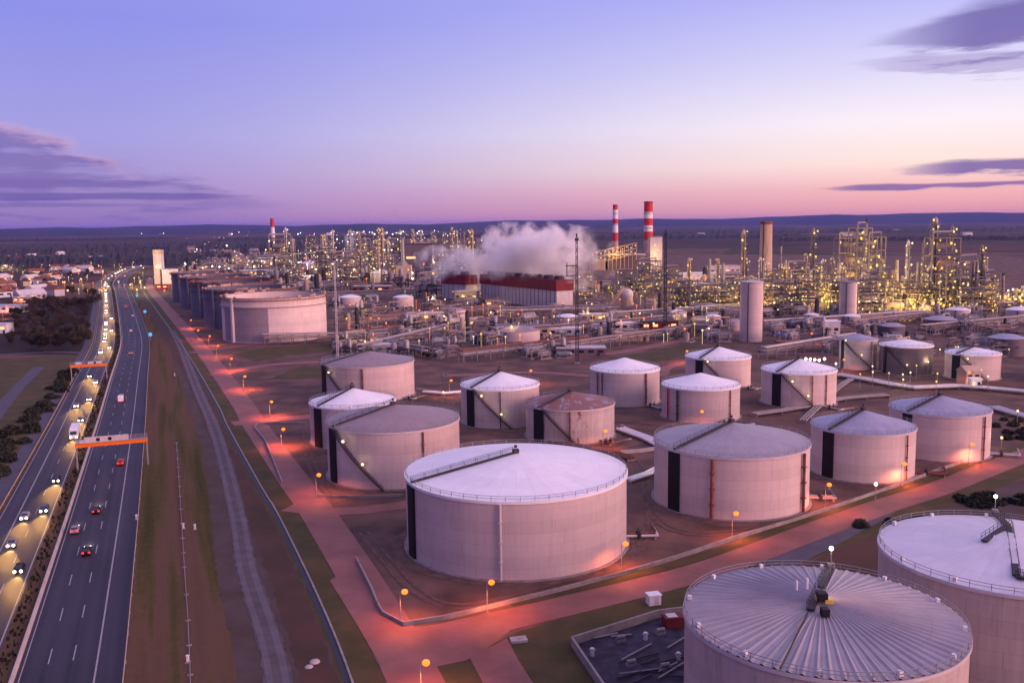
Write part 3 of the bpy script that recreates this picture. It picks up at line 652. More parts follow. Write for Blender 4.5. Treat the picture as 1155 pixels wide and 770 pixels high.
# big floating-roof tanks along the works road
def floating_tank(label, X, Y, R, h, shell='shell_blue'):
    t = thing('floating_roof_tank', label, 'storage tank', (X, Y, 0))
    obj('shell', MB().lathe((0, 0, 0), [(R, 0), (R, h), (R - .4, h), (R - .4, 2)], 96), M[shell], t, True)
    obj('floating_roof', MB().cyl((0, 0, h - 9), R - .5, .8, 96), M['dark'], t)
    for z, w_ in ((h - 1.2, 1.6), (h - 5.5, 1.0)):
        obj('wind_girder', MB().lathe((0, 0, 0), [(R + .01, z), (R + w_, z), (R + w_, z + .25), (R + .01, z + .25)], 96, True), M['rust' if z > h - 2 else 'grey_paint'], t, True)
    g = MB()
    for i in range(60):
        a = 2 * PI * i / 60; g.tube(((R + 1.4) * math.cos(a), (R + 1.4) * math.sin(a), h - 1), ((R + 1.4) * math.cos(a), (R + 1.4) * math.sin(a), h + .4), .1, 4)
    g.lathe((0, 0, 0), [(R + 1.3, h + .3), (R + 1.5, h + .3), (R + 1.5, h + .5), (R + 1.3, h + .5)], 72, True)
    obj('railing', g, M['rust'], t)
    a = math.atan2(-Y, -X) - .85
    obj('stair_tower', MB().box(((R + 1.1) * math.cos(a), (R + 1.1) * math.sin(a), h / 2), (1.6, 1.6, h), a), M['pale_paint' if shell != 'shell_blue' else 'shell_blue'], t)
    g = MB(); rn = random.Random(int(Y))
    for i in range(26): a = rn.uniform(0, 2 * PI); g.box((R * math.cos(a), R * math.sin(a), h + rn.uniform(.3, .9)), (rn.uniform(1, 5), 1.0, rn.uniform(.8, 2.2)), a + PI / 2)
    g.lathe((0, 0, 0), [(R - .3, h + .05), (R + .3, h + .05), (R + .3, h + .3), (R - .3, h + .3)], 60, True); obj('rim_seal_gear', g, M['rust' if int(Y) % 2 else 'warm_paint'], t)
    return t
floating_tank('front pale open-topped tank with rust-red rim, nearest of the row along the works road', -152.3, 596.2, 32.5, 27.0, 'shell_pale')
for k, (x, y, lb) in enumerate([(-190, 676, 'second open-topped tank of the row, dark blue flank just behind the pale one'), (-227, 757, 'middle open-topped tank of the dark blue row along the works road'), (-264, 838, 'fourth dark blue open-topped tank along the works road'), (-301, 920, 'farthest dark blue open-topped tank, nearest the white tower')]):
    floating_tank(lb, x, y, 32.5, 27.0)

def tone_panel(t, R, z0, z1, s0, s1, m, nm):
    a = math.atan2(-t.location.y, -t.location.x); obj(nm, MB().arc(R + .004, R + .012, z0, z1, a + math.asin(s0), a + math.asin(s1), 24), m, t, True)  # thin plates of another tone over part of a shell
s1_ = [o for o in bpy.data.objects if o.name == 'floating_roof_tank'][0]
tone_panel(s1_, 32.5, .4, 21.0, -.93, -.12, shell_mat('dull_shell_plates', (.27, .22, .25), .08), 'darker_plates')  # darker plates across the left of the front
tone_panel(T5, 18.7, .5, 15.1, .44, .985, shell_mat('warm_shell_plates', (.50, .38, .36), .07), 'warmer_plates')  # redder plates across the right of the front
tone_panel(T7, 19.1, .5, 13.9, -.09, .985, shell_mat('warm_shell_plates', (.62, .47, .44), .07), 'warmer_plates')

rn = random.Random(44)
ap_m = mat('gravel_apron', (.15, .092, .074), .95, 0, .35, (1, 1, 1), (.080, .048, .040), (.38, .66), bump=.25)
def annulus(R0, R1, z, jit):
    n = 72; o = [(r_ * math.cos(2 * PI * i / n), r_ * math.sin(2 * PI * i / n), z) for r_, j in ((R0, 0), (R1, jit)) for i in range(n) for r_ in [r_ + rn.uniform(-j, j)]]
    return MB().add(o, [(i, (i + 1) % n, n + (i + 1) % n, n + i) for i in range(n)])
for k, (t, R_) in enumerate(((T1, 24.3), (T2, 19.2), (T3, 13.8), (T4, 14.1), (T5, 18.7), (T6, 13.9), (T7, 19.1), (T8, 14), (T9, 14.7), (T10, 13.6), (T11, 13.9), (T12, 13.8), (T13, 14), (T14, 8.5), (T15, 11.5), (T16, 11.3))):
    o = struct('gravel_apron', annulus(R_ - .3, R_ + 3.2, .10 + .002 * k, .5), ap_m); o.location = (t.location.x, t.location.y, 0)
    if k > 13: continue
    g = thing('valve_manifold', 'x', 'valve manifold', (t.location.x, t.location.y, 0)); a0 = math.atan2(-t.location.y, -t.location.x) + (rn.uniform(1.5, 1.8) if k < 4 else rn.uniform(.55, 1.0))
    c_, s_ = math.cos(a0), math.sin(a0); Lp = rn.uniform(5, 9)
    for q in (-1, 1):
        x0, y0 = R_ * c_ - s_ * q * .9, R_ * s_ + c_ * q * .9; x1, y1 = (R_ + Lp) * c_ - s_ * q * .9, (R_ + Lp) * s_ + c_ * q * .9
        obj('pipe', MB().tube((x0, y0, .8), (x1, y1, .8), .3, 8).tube((x1, y1, .8), (x1 - s_ * 7, y1 + c_ * 7, .8), .3, 8), M[rn.choice(['pale_paint', 'steel', 'rust'])], g, True)
        xm, ym = (R_ + 3) * c_ - s_ * q * .9, (R_ + 3) * s_ + c_ * q * .9
        obj('valve', MB().cyl((xm, ym, .3), .5, 1.1, 10).tube((xm, ym, 1.4), (xm, ym, 1.9), .1, 6).cyl((xm, ym, 1.85), .42, .1, 12), M['dark'], g, True)
    obj('support', MB().box(((R_ + Lp - .6) * c_, (R_ + Lp - .6) * s_, .25), (.5, 3.2, .5), a0), M['concrete'], g)
    series(g, 'pipe manifold at a tank foot, {n} from the left in the tank farm', 'tank foot manifolds')
# faint wheel tracks worn into the yard
trk_n = [0]
def tracks(pts):
    trk_n[0] += 1; zt = .136 + .004 * trk_n[0]
    L = smooth_line(G(*pts), 3); b = MB(); ribbon(b, L, -1.3, -.6, zt); ribbon(b, L, .6, 1.3, zt); struct('worn_wheel_tracks', b, ap_m)
for pts in ([(410, 600), (430, 625), (470, 668), (520, 684), (600, 668), (690, 640), (730, 600), (735, 560)], [(345, 480), (350, 520), (380, 560), (440, 566)], [(560, 490), (640, 512), (715, 520), (745, 590), (830, 600), (900, 578)], [(520, 478), (560, 492), (600, 500)], [(835, 470), (905, 500), (925, 540), (1000, 548)], [(500, 420), (510, 460), (520, 480)], [(640, 450), (655, 470), (740, 480)]): tracks(pts)

# bund walls and pipes among the tanks
def bund(pts, label, h=1.0, m='concrete', closed=False):
    L = smooth_line(G(*pts), 4)
    b = MB(); wall_line(b, L, -.2, .2, 0, h); tag(obj('bund_wall', b, M[m]), label, 'wall')
bund([(402, 632), (420, 668), (432, 694), (455, 706), (500, 699), (545, 688), (640, 665), (745, 636), (830, 608), (905, 585), (985, 558), (1090, 520)], 'long low bund wall curving around the largest tank beside the pink road', .9)
bund([(357, 560), (400, 562), (455, 560)], 'short bund wall between the mauve-roofed tank and the largest tank', .8)
bund([(318, 545), (300, 500), (290, 480), (345, 478)], 'bund wall along the works road beside the half-hidden white-roofed tank', .8)
bund([(700, 482), (735, 500), (738, 508), (700, 512)], 'pale angled bund wall beside the rusted-roof tank', 1.2, 'pale_concrete')
bund([(470, 440), (520, 446), (525, 440)], 'pale low wall behind the mauve-roofed tank with two lamps', 1.0, 'pale_concrete')
def pipe_run(pts, label, n=3, r=.35, z=.8, m='pale_paint', sp=1.0):
    L = smooth_line(G(*pts), 10); N = normals(L)
    t = thing('pipe_run', label, 'pipeline')
    for k in range(n):
        b = MB(); off = (k - (n - 1) / 2) * sp
        for i in range(len(L) - 1):
            p, q = L[i] + N[i] * off, L[i + 1] + N[i + 1] * off; b.tube((p.x, p.y, z), (q.x, q.y, z), r, 8)
        obj('pipe', b, M[m], t, True)
    s = MB()
    for i in range(0, len(L), 1):
        s.box((L[i].x, L[i].y, (z - r) / 2), (n * sp * .9, .3, z - r), math.atan2(N[i].y, N[i].x))
    o = obj('support', s, M['concrete'], t); o['kind'] = 'stuff'
pipe_run([(700, 486), (730, 497), (745, 505)], 'pale pipe bundle leading to the wide grey-roofed tank', 3, .5, 1.0, 'white', 1.4)
pipe_run([(708, 545), (730, 538), (745, 530)], 'white pipes at ground level between the largest tank and the wide grey-roofed tank', 2, .5, 1.0, 'white', 1.5)
pipe_run([(478, 444), (500, 446), (522, 444)], 'white pipes behind the mauve-roofed tank, under the orange lamp', 2, .45, 1.0, 'white', 1.3)
pipe_run([(850, 470), (905, 462), (950, 452), (1000, 448)], 'pipe bundle between the rear white-roofed tanks and the bluish-roofed tanks', 4, .35, 1.1, 'grey_paint')
pipe_run([(945, 425), (985, 432), (1030, 440), (1080, 438), (1160, 445)], 'pipe bundle curving past the dark-shelled tank', 5, .4, 1.3, 'pale_paint', 1.1)
pipe_run([(1120, 462), (1140, 468), (1170, 476)], 'pale pipes of the manifold by the road edge', 4, .45, 1.2, 'pale_paint', 1.2)
pipe_run([(905, 478), (945, 440), (960, 430)], 'pipe bundle beside the tank with bluish roof and bright lamps', 3, .35, 1.1, 'grey_paint')
pipe_run([(620, 500), (690, 512), (712, 520)], 'rust-brown pipes behind the largest tank', 3, .4, .9, 'rust', 1.1)

# ================================================================== LAMPS
def make_street_lamp(hgt=6.0):
    t = thing('street_lamp', 'x', 'street lamp')
    obj('pole', MB().tube((0, 0, 0), (0, 0, hgt - .2), .10, 8, .06).tube((0, 0, hgt - .25), (.7, 0, hgt), .05, 6), M['steel'], t, True)
    obj('base', MB().cyl((0, 0, 0), .28, .3, 10), M['concrete'], t)
    obj('lamp_head', MB().sphere((.85, 0, hgt), .60, 14, 8, .8), E_ORANGE, t, True)
    return t
SL = make_street_lamp(); sl_used = [False]
def street_lamp(px, py, label, power=1300, hgt=6.0):
    p = gp(px, py, hgt); p.z = 0
    if not sl_used[0]: o = SL; o.location = p; o['label'] = label; sl_used[0] = True; o['group'] = 'orange lamps of the works roads'
    else: o = copy_tree(SL, p, 0, None, label, 'orange lamps of the works roads')
    lamp_light(o, (.85, 0, hgt - 1.5), (1, .19, .07), power * 2.1, .4, math.radians(168), (0, 0, 0), .7)
    return o
first_lamps = [
    (451, 667, 'orange lamp on the curved bund wall near the works-road bend'),
    (549, 656.5, 'orange lamp below the seam pipe of the largest tank'),
    (701, 613, 'orange lamp at the largest tank, side facing the wide grey-roofed tank'),
    (474, 747, 'nearest orange lamp, on the grass corner of the road junction'),
    (826, 579, 'orange lamp against the foot of the wide grey-roofed tank'),
    (931.5, 546.5, 'orange lamp between the wide grey-roofed tank and the bluish-roofed one'),
    (356, 535.5, 'orange lamp in front of the mauve-roofed tank with two lamps'),
    (316.6, 484, 'orange lamp at the side road by the half-hidden white-roofed tank'),
    (303.6, 453, 'orange lamp on the works road abreast of the broad rear mauve-roofed tank'),
    (274, 424.5, 'orange lamp at the grass patch corner of the works road'),
    (259, 404.5, 'orange lamp below the pale open-topped tank, nearer of the last five'),
    (244, 390, 'orange lamp at the foot of the pale open-topped tank'),
    (235, 379, 'orange lamp just beyond the foot of the pale open-topped tank'),
    (222, 372.5, 'orange lamp beside the dark blue flank of the second open-topped tank'),
    (214, 361, 'dim orange lamp beside the middle open-topped tank'),
    (1017, 523, 'orange lamp shining on the bluish-roofed tank between the two pipes'),
    (1093.5, 501, 'orange lamp shining on the cream tank by the pipe manifold'),
    (596.6, 418, 'orange lamp on the road behind the white-roofed tank with stair lamps'),
    (506.5, 429, 'orange lamp behind the white pipes at the mauve-roofed tank'),
    (789, 464, 'orange lamp shining on the tank with red wall pipe'),
    (680, 486, 'orange lamp against the streaked shell of the rusted-roof tank'),
    (773, 396, 'orange lamp on the grass beside the rearmost white-roofed tank'),
    (950, 405.5, 'orange lamp between the bright white lamps and the small bluish tank'),
    (426, 359, 'strong orange lamp among the low pipes beyond the rear mauve-roofed tank'),
    (1091, 420, 'strong orange lamp lighting the hut before the pale tank'),
    (914, 376, 'orange lamp by the blue canopy below the pale silo'),
    (1042, 361, 'orange lamp in front of the rear refinery columns'),
]
for px, py, lb in first_lamps:
    near = py > 400
    street_lamp(px, py, lb, 55 if 'shining' in lb or 'against' in lb else (160 if 'largest tank, side' in lb else (2300 if py > 530 else (3000 if near else 4500))))

def make_post_lamp(hgt, e, r, nm='post_lamp'):
    t = thing(nm, 'x', 'lamp post')
    obj('pole', MB().tube((0, 0, 0), (0, 0, hgt), .12, 6), M['steel'], t)
    obj('lamp_head', MB().sphere((0, 0, hgt + r * .7), r, 8, 6), e, t, True)
    return t
PL = {}
def post_lamp(p, kind='y', hgt=6.0, r=.6, template=None, group=None, label=None, light=0):
    key = (kind, hgt, r)
    if key not in PL:
        o = PL[key] = make_post_lamp(hgt, {'y': E_YEL, 'w': E_WARM, 'W': E_WHITE, 'o': E_ORANGE, 'b': E_BLUE}[kind], r); o.location = (p[0], p[1], 0)
    else: o = copy_tree(PL[key], (p[0], p[1], 0))
    if template: series(o, template, group)
    if label: o['label'] = label
    if label and group: o['group'] = group
    if light: lamp_light(o, (0, 0, hgt + r * 2), {'y': (1, .6, .15), 'w': (1, .75, .4), 'W': (1, .9, .75)}[kind], light, .5)
    return o

# ================================================================== MASTS, CHIMNEYS, SILOS
def lattice(mb, p, w0, w1, h, n=10, r=.12):
    for i in range(n):
        z0, z1 = h * i / n, h * (i + 1) / n; a0, a1 = w0 + (w1 - w0) * i / n, w0 + (w1 - w0) * (i + 1) / n
        c0 = [(-a0, -a0), (a0, -a0), (a0, a0), (-a0, a0)]; c1 = [(-a1, -a1), (a1, -a1), (a1, a1), (-a1, a1)]
        for k in range(4):
            j = (k + 1) % 4
            mb.tube((p[0] + c0[k][0], p[1] + c0[k][1], p[2] + z0), (p[0] + c1[k][0], p[1] + c1[k][1], p[2] + z1), r, 4)
            mb.tube((p[0] + c0[k][0], p[1] + c0[k][1], p[2] + z0), (p[0] + c1[j][0], p[1] + c1[j][1], p[2] + z1), r * .6, 4)
            mb.tube((p[0] + c1[k][0], p[1] + c1[k][1], p[2] + z1), (p[0] + c1[j][0], p[1] + c1[j][1], p[2] + z1), r * .6, 4)
def mast(px, yb, yt, label, w, m, arm=None):
    p = gp(px, yb); z = (p - cam.location).length; h = (yb - yt) * z * .985 / F_PX
    t = thing('lattice_mast', label, 'mast', (p.x, p.y, 0))
    g = MB(); lattice(g, (0, 0, 0), w, w * .55, h, 16, w * .28); obj('lattice_frame', g, M[m], t)
    obj('footing', MB().box((0, 0, .4), (w * 4, w * 4, .8)), M['concrete'], t)
    obj('head', MB().tube((0, 0, h), (0, 0, h + 2), w * .5, 6).box((0, 0, h - 1), (w * 2.6, w * 2.6, 1.2)), M['dark'], t)
    if arm: obj('platform', MB().box((-w * 4, 0, h * arm), (w * 8, 1.2, .4)).box((-w * 4, 0, h * arm - 5), (w * 8, 1.2, .4)).tube((-w * 7, 0, h * arm - 5), (-w * 7, 0, h * arm + 1.5), .3, 4), M['dark'], t)
mast(381, 404, 291, 'slim pale mast beside the rear mauve-roofed tank', .45, 'pale_paint')
mast(651, 410, 267, 'tall dark lattice mast with side platforms before the steam', .7, 'dark', .78)
mast(750, 380, 263, 'tall dark lattice mast before the red-striped chimney', .8, 'dark')

def chimney(px, yb, yt, w0, w1, label, bands):
    p = gp(px, yb); z = (p - cam.location).length; h = (yb - yt) * z / F_PX; r0, r1 = w0 * z / F_PX / 2, w1 * z / F_PX / 2
    t = thing('striped_chimney', label, 'chimney', (p.x, p.y, 0))
    rr = lambda f: r0 + (r1 - r0) * f
    obj('shaft', MB().frus((0, 0, 0), r0, rr(bands[0][0]), h * bands[0][0], 32), M['warm_paint'], t, True)
    for f0, f1, m in bands:
        obj('painted_band', MB().frus((0, 0, h * f0), rr(f0), rr(f1), h * (f1 - f0), 32), M[m], t, True)
    for f in (.6, .82, .985):
        obj('platform', MB().lathe((0, 0, 0), [(rr(f), h * f), (rr(f) + 1.2, h * f), (rr(f) + 1.2, h * f + .5), (rr(f), h * f + .5)], 24, True), M['dark'], t)
chimney(731, 302, 229, 10.5, 9.5, 'thick red and white striped chimney behind the boiler house', [(.42, .55, 'red'), (.55, .64, 'white'), (.64, .745, 'red'), (.745, .84, 'white'), (.84, 1, 'red')])
chimney(694, 288, 232, 7, 5.5, 'thinner red and white striped chimney, farther off', [(.28, .45, 'red'), (.45, .62, 'white'), (.62, .72, 'red'), (.72, .9, 'white'), (.9, 1, 'red')])
chimney(308, 272, 247.5, 5, 4, 'distant pale chimney with red top near the horizon', [(.2, .62, 'white'), (.62, 1, 'red')])

def silo(label, X, Y, R, h, m, cap_m):
    t = thing('silo', label, 'silo', (X, Y, 0))
    obj('shell', MB().cyl((0, 0, 0), R, h, 48), M[m], t, True)
    obj('roof', MB().lathe((0, 0, 0), [(R + .3, h), (R + .3, h + .5), (.2, h + 1.3), (.01, h + 1.3)], 48), M[cap_m], t, True)
    g = MB(); k = 16
    for i in range(k): a = 2 * PI * i / k; g.box((R * math.cos(a), R * math.sin(a), h + 1.1), (.12, .12, 1.2), a)
    g.lathe((0, 0, 0), [(R - .06, h + 1.6), (R + .06, h + 1.6), (R + .06, h + 1.72), (R - .06, h + 1.72)], 32, True); obj('railing', g, M['steel'], t)
    g = MB()
    for i in range(6): g.lathe((0, 0, 0), [(R + .01, h * (i + .5) / 6), (R + .12, h * (i + .5) / 6), (R + .12, h * (i + .5) / 6 + .3), (R + .01, h * (i + .5) / 6 + .3)], 48, True)
    obj('hoop_ring', g, M[m], t)
    obj('ladder', MB().box((-(R + .3) * .5, -(R + .3) * .87, h / 2), (.6, .3, h), .5), M['dark'], t)
silo('tall pale cylindrical silo standing clear in front of the refinery', 140.7, 544.3, 6.5, 34.6, 'shell_cream', 'pale_paint')
silo('darker shorter silo behind the small bluish tank', 234.2, 646.2, 5.8, 27, 'shell_grey', 'grey_paint')

# ================================================================== COOLING HOUSES AND STEAM
def cooling_house(label, a, b, wdt, h, hred):
    a, b = Vector(a), Vector(b); d = (b - a); Ln = d.length; rz = math.atan2(d.y, d.x); c = (a + b) / 2
    t = thing('cooling_house', label, 'building', (c.x, c.y, 0), rz)
    obj('wall', MB().box((0, 0, (h - hred) / 2), (Ln, wdt, h - hred)), M['blue_cladding'], t)
    obj('red_band', MB().box((0, 0, h - hred / 2), (Ln + 1.2, wdt + 1.2, hred)), M['maroon'], t)
    obj('end_wall', MB().box((Ln / 2 + .12, 0, (h - hred) / 2), (.22, wdt + .1, h - hred - .2)), M['pale_paint'], t)
    g = MB(); k = int(Ln / 6)
    for i in range(k): g.box((-Ln / 2 + (i + .5) * Ln / k, -wdt / 2 - .15, (h - hred) * .5), (.5, .3, h - hred))
    obj('louvre_rib', g, M['grey_paint'], t)
    for i in range(max(2, int(Ln / 16))):
        x = -Ln / 2 + (i + .5) * Ln / max(2, int(Ln / 16)); obj('fan_stack', MB().frus((x, 0, h), 4.6, 4.0, 3, 20, True), M['dark'], t)
    obj('door', MB().box((Ln / 2 + .3, -2, 2), (.2, 3, 4)), M['dark'], t)
    return t
cooling_house('long cooling house with dark red upper band under the steam', (-22, 880), (44, 768), 16, 24, 9)
cooling_house('short cooling house with dark red band beside the long one', (-62, 905), (-38, 880), 14, 23, 9)

def steam(name, c, d, dens, seed, rz=0.0):
    mb = MB(); nlat, nlon = 10, 20; vs = []
    for j in range(nlat + 1):
        for i in range(nlon):
            th, ph = PI * j / nlat, 2 * PI * i / nlon; sq = lambda x: math.copysign(abs(x) ** .6, x)
            vs.append((d[0] / 2 * sq(math.sin(th)) * sq(math.cos(ph)), d[1] / 2 * sq(math.sin(th)) * sq(math.sin(ph)), d[2] / 2 * sq(-math.cos(th))))
    mb.add(vs, [(j * nlon + i, j * nlon + (i + 1) % nlon, (j + 1) * nlon + (i + 1) % nlon, (j + 1) * nlon + i) for j in range(nlat) for i in range(nlon)])
    m = bpy.data.materials.new('steam_vapour'); m.use_nodes = True; nt = m.node_tree; N = nt.nodes; L = nt.links
    N.remove(N['Principled BSDF']); pv = N.new('ShaderNodeVolumePrincipled'); L.new(pv.outputs[0], N['Material Output'].inputs['Volume'])
    pv.inputs['Color'].default_value = (.97, .96, .97, 1); pv.inputs['Anisotropy'].default_value = 0.0
    tc = N.new('ShaderNodeTexCoord')
    mp = N.new('ShaderNodeMapping'); mp.inputs['Location'].default_value = (seed, seed * 2, 0); L.new(tc.outputs['Object'], mp.inputs[0])
    no = N.new('ShaderNodeTexNoise'); no.inputs['Scale'].default_value = 0.05; no.inputs['Detail'].default_value = 6; no.inputs['Roughness'].default_value = .62; L.new(mp.outputs[0], no.inputs['Vector'])
    # distance from the centre in body units: 0 in the middle, 1 at the surface
    dv = N.new('ShaderNodeVectorMath'); dv.operation = 'DIVIDE'; dv.inputs[1].default_value = (d[0] / 2, d[1] / 2, d[2] / 2); L.new(tc.outputs['Object'], dv.inputs[0])
    ad = N.new('ShaderNodeVectorMath'); ad.operation = 'MULTIPLY'; ad.inputs[1].default_value = (1, 1, .9); L.new(dv.outputs[0], ad.inputs[0])
    ln = N.new('ShaderNodeVectorMath'); ln.operation = 'LENGTH'; L.new(ad.outputs[0], ln.inputs[0])
    def mth(op, a, b, cl=False):
        n = N.new('ShaderNodeMath'); n.operation = op; n.use_clamp = cl
        for i, v in enumerate((a, b)):
            if isinstance(v, (int, float)): n.inputs[i].default_value = v
            else: L.new(v, n.inputs[i])
        return n.outputs[0]
    body = mth('SUBTRACT', mth('MULTIPLY', mth('SUBTRACT', no.outputs['Fac'], .5), 3.6), mth('SUBTRACT', ln.outputs['Value'], .74))
    L.new(mth('MULTIPLY', mth('MULTIPLY', body, 1.7, True), dens), pv.inputs['Density'])
    o = obj(name, mb, m, None); o.location = c; o.rotation_euler = (0, 0, rz); o['kind'] = 'stuff'
    return o
steam('steam', (16, 824, 45), (172, 62, 56), .16, 3.0, math.atan2(768 - 880, 44 + 22))
steam('steam', (58, 790, 40), (62, 40, 56), .05, 9.0)
steam('steam', (-44, 886, 33), (104, 48, 40), .095, 21.0)
steam('steam', (-14, 850, 34), (90, 36, 32), .06, 47.0, math.atan2(768 - 880, 44 + 22))
q = gp(396, 292); steam('steam', (q.x, q.y, 34), (34, 26, 60), .05, 33.0)

# ================================================================== REFINERY PLANT
def make_column(R, h, nplat, m, lampm, nm='process_column', seed=0, cap='dome'):
    rnd = random.Random(seed); t = thing(nm, 'x', 'process column')
    prof = [(R * 1.15, 0), (R * 1.15, h * .06), (R, h * .08), (R, h - R * .7), (R * .8, h - R * .25), (R * .3, h), (.05, h)]
    obj('shell', MB().lathe((0, 0, 0), prof, 20), M[m], t, True)
    for k in range(nplat):
        z = h * (.25 + .72 * (k + .5) / nplat) if nplat else 0
        g = MB().lathe((0, 0, 0), [(R + .05, z), (R + 1.5, z), (R + 1.5, z + .2), (R + .05, z + .2)], 16, True)
        for i in range(8):
            a = PI * i / 4; g.tube(((R + 1.4) * math.cos(a), (R + 1.4) * math.sin(a), z), ((R + 1.4) * math.cos(a), (R + 1.4) * math.sin(a), z + 1.2), .08, 4)
        g.lathe((0, 0, 0), [(R + 1.35, z + 1.1), (R + 1.45, z + 1.1), (R + 1.45, z + 1.25), (R + 1.35, z + 1.25)], 16, True)
        obj('platform', g, M['grey_paint'], t)
        for q in range(2 if k % 2 else 1):
            a = rnd.uniform(-2.9, -.2); obj('lamp', MB().sphere(((R + 1.6) * math.cos(a), (R + 1.6) * math.sin(a), z + rnd.uniform(1.2, 3.4)), rnd.uniform(.45, .8), 8, 5), lampm, t, True)
    g = MB().box((0, -R - .35, h * .48), (.7, .25, h * .9)); obj('ladder', g, M['dark'], t)
    a = rnd.uniform(2.4, 3.9); x, y = (R + .6) * math.cos(a), (R + .6) * math.sin(a)
    obj('riser_pipe', MB().tube((x, y, 0), (x, y, h * .95), .35, 6).tube((x, y, h * .95), (0, 0, h + .6), .35, 6).tube((0, 0, h - .5), (0, 0, h + .6), .35, 6), M[m], t, True)
    return t
def make_frame(w, d, h, floors, lampm, seed=0):
    rnd = random.Random(seed); t = thing('process_structure', 'x', 'process structure')
    g = MB()
    for x in (-w / 2, 0, w / 2):
        for y in (-d / 2, d / 2): g.box((x, y, h / 2), (.5, .5, h))
    for k in range(floors):
        z = h * (k + 1) / floors
        for y in (-d / 2, d / 2): g.box((0, y, z - .3), (w, .35, .5))
        for x in (-w / 2, 0, w / 2): g.box((x, 0, z - .3), (.35, d, .5))
        if k < floors - 1:
            g.tube((-w / 2, -d / 2, h * k / floors), (0, -d / 2, z), .15, 4); g.tube((w / 2, -d / 2, h * k / floors), (0, -d / 2, z), .15, 4)
    obj('steel_frame', g, M['grey_paint'], t)
    for k in range(floors):
        z = h * (k + 1) / floors
        obj('deck', MB().box((0, 0, z), (w + 1.2, d + 1.2, .18)), M['dark'], t)
        x = rnd.uniform(-w * .25, w * .25); rr = rnd.uniform(1.0, 1.9)
        obj('vessel', MB().tube((x - w * .22, 0, z - h / floors * .5), (x + w * .22, 0, z - h / floors * .5), rr, 14), M[rnd.choice(['grey_paint', 'warm_paint', 'steel'])], t, True)
        for i in range(3):
            obj('lamp', MB().sphere((rnd.uniform(-w / 2, w / 2), -d / 2 - .5, z - rnd.uniform(.8, h / floors * .8)), rnd.uniform(.4, .75), 8, 5), lampm, t, True)
    obj('overhead_pipe', MB().tube((-w / 2, -d / 2 - .6, 0), (-w / 2, -d / 2 - .6, h + 2), .4, 6).tube((-w / 2, -d / 2 - .6, h + 2), (w / 3, 0, h + 2), .4, 6).tube((w / 3, 0, h + 2), (w / 3, 0, h * .8), .4, 6), M['grey_paint'], t, True)
    return t
def make_heater(w, d, h, hs, seed=0):
    t = thing('process_heater', 'x', 'furnace')
    obj('casing', MB().box((0, 0, h / 2 + 2), (w, d, h)), M['warm_paint'], t)
    g = MB()
    for x in (-w / 2 + .4, w / 2 - .4):
        for y in (-d / 2 + .4, d / 2 - .4): g.box((x, y, 1), (.6, .6, 2))
    obj('leg_frame', g, M['dark'], t)
    obj('convection_box', MB().frus((0, 0, h + 2), min(w, d) * .55, min(w, d) * .2, 4, 4), M['grey_paint'], t)
    obj('stack', MB().frus((0, 0, h + 5.5), min(w, d) * .19, min(w, d) * .15, hs, 16), M['steel'], t, True)
    for i in range(3): obj('lamp', MB().sphere(((i - 1) * w * .35, -d / 2 - .6, h * .7 + 2), .6, 8, 5), E_YEL, t, True)
    return t
def make_flare(h, nm='slim_stack'):
    t = thing(nm, 'x', 'stack')
    obj('shaft', MB().frus((0, 0, 0), 1.3, .8, h, 14), M['grey_paint'], t, True)
    obj('tip', MB().cyl((0, 0, h), 1.2, 2.5, 14), M['dark'], t, True)
    for f in (.5, .8): obj('platform', MB().lathe((0, 0, 0), [(1, h * f), (2.4, h * f), (2.4, h * f + .4), (1, h * f + .4)], 14, True), M['dark'], t)
    return t
def make_building(w, d, h, wallm, roofm, lit, nm='plant_building', seed=0, gable=False):
    rnd = random.Random(seed); t = thing(nm, 'x', 'building')
    obj('wall', MB().box((0, 0, h / 2), (w, d, h)), M[wallm], t)
    if gable:
        rh = d * .38; vs = [(-w / 2 - .4, -d / 2 - .4, h), (w / 2 + .4, -d / 2 - .4, h), (w / 2 + .4, d / 2 + .4, h), (-w / 2 - .4, d / 2 + .4, h), (-w / 2 - .4, 0, h + rh), (w / 2 + .4, 0, h + rh)]
        r = obj('roof', MB().add(vs, [(0, 1, 5, 4), (2, 3, 4, 5), (0, 4, 3), (1, 2, 5), (3, 2, 1, 0)]), M[roofm], t)
        obj('chimney', MB().box((w * .2, d * .12, h + rh * .9), (.8, .8, 1.8)), M['rust'], r)
    else:
        obj('roof', MB().box((0, 0, h + .25), (w + .6, d + .6, .5)), M[roofm], t)
    k = max(2, int(w / 5))
    for i in range(min(k, 6)):
        x = -w / 2 + (i + .5) * w / min(k, 6)
        obj('window', MB().box((x, -d / 2 - .04, h * .6), (w / min(k, 6) * .55, .12, min(1.6, h * .35))), E_WIN if rnd.random() < lit else M['glass'], t)
    obj('door', MB().box((w * .36, -d / 2 - .09, 1.1), (1.3, .14, 2.2)), M['dark'], t)
    return t
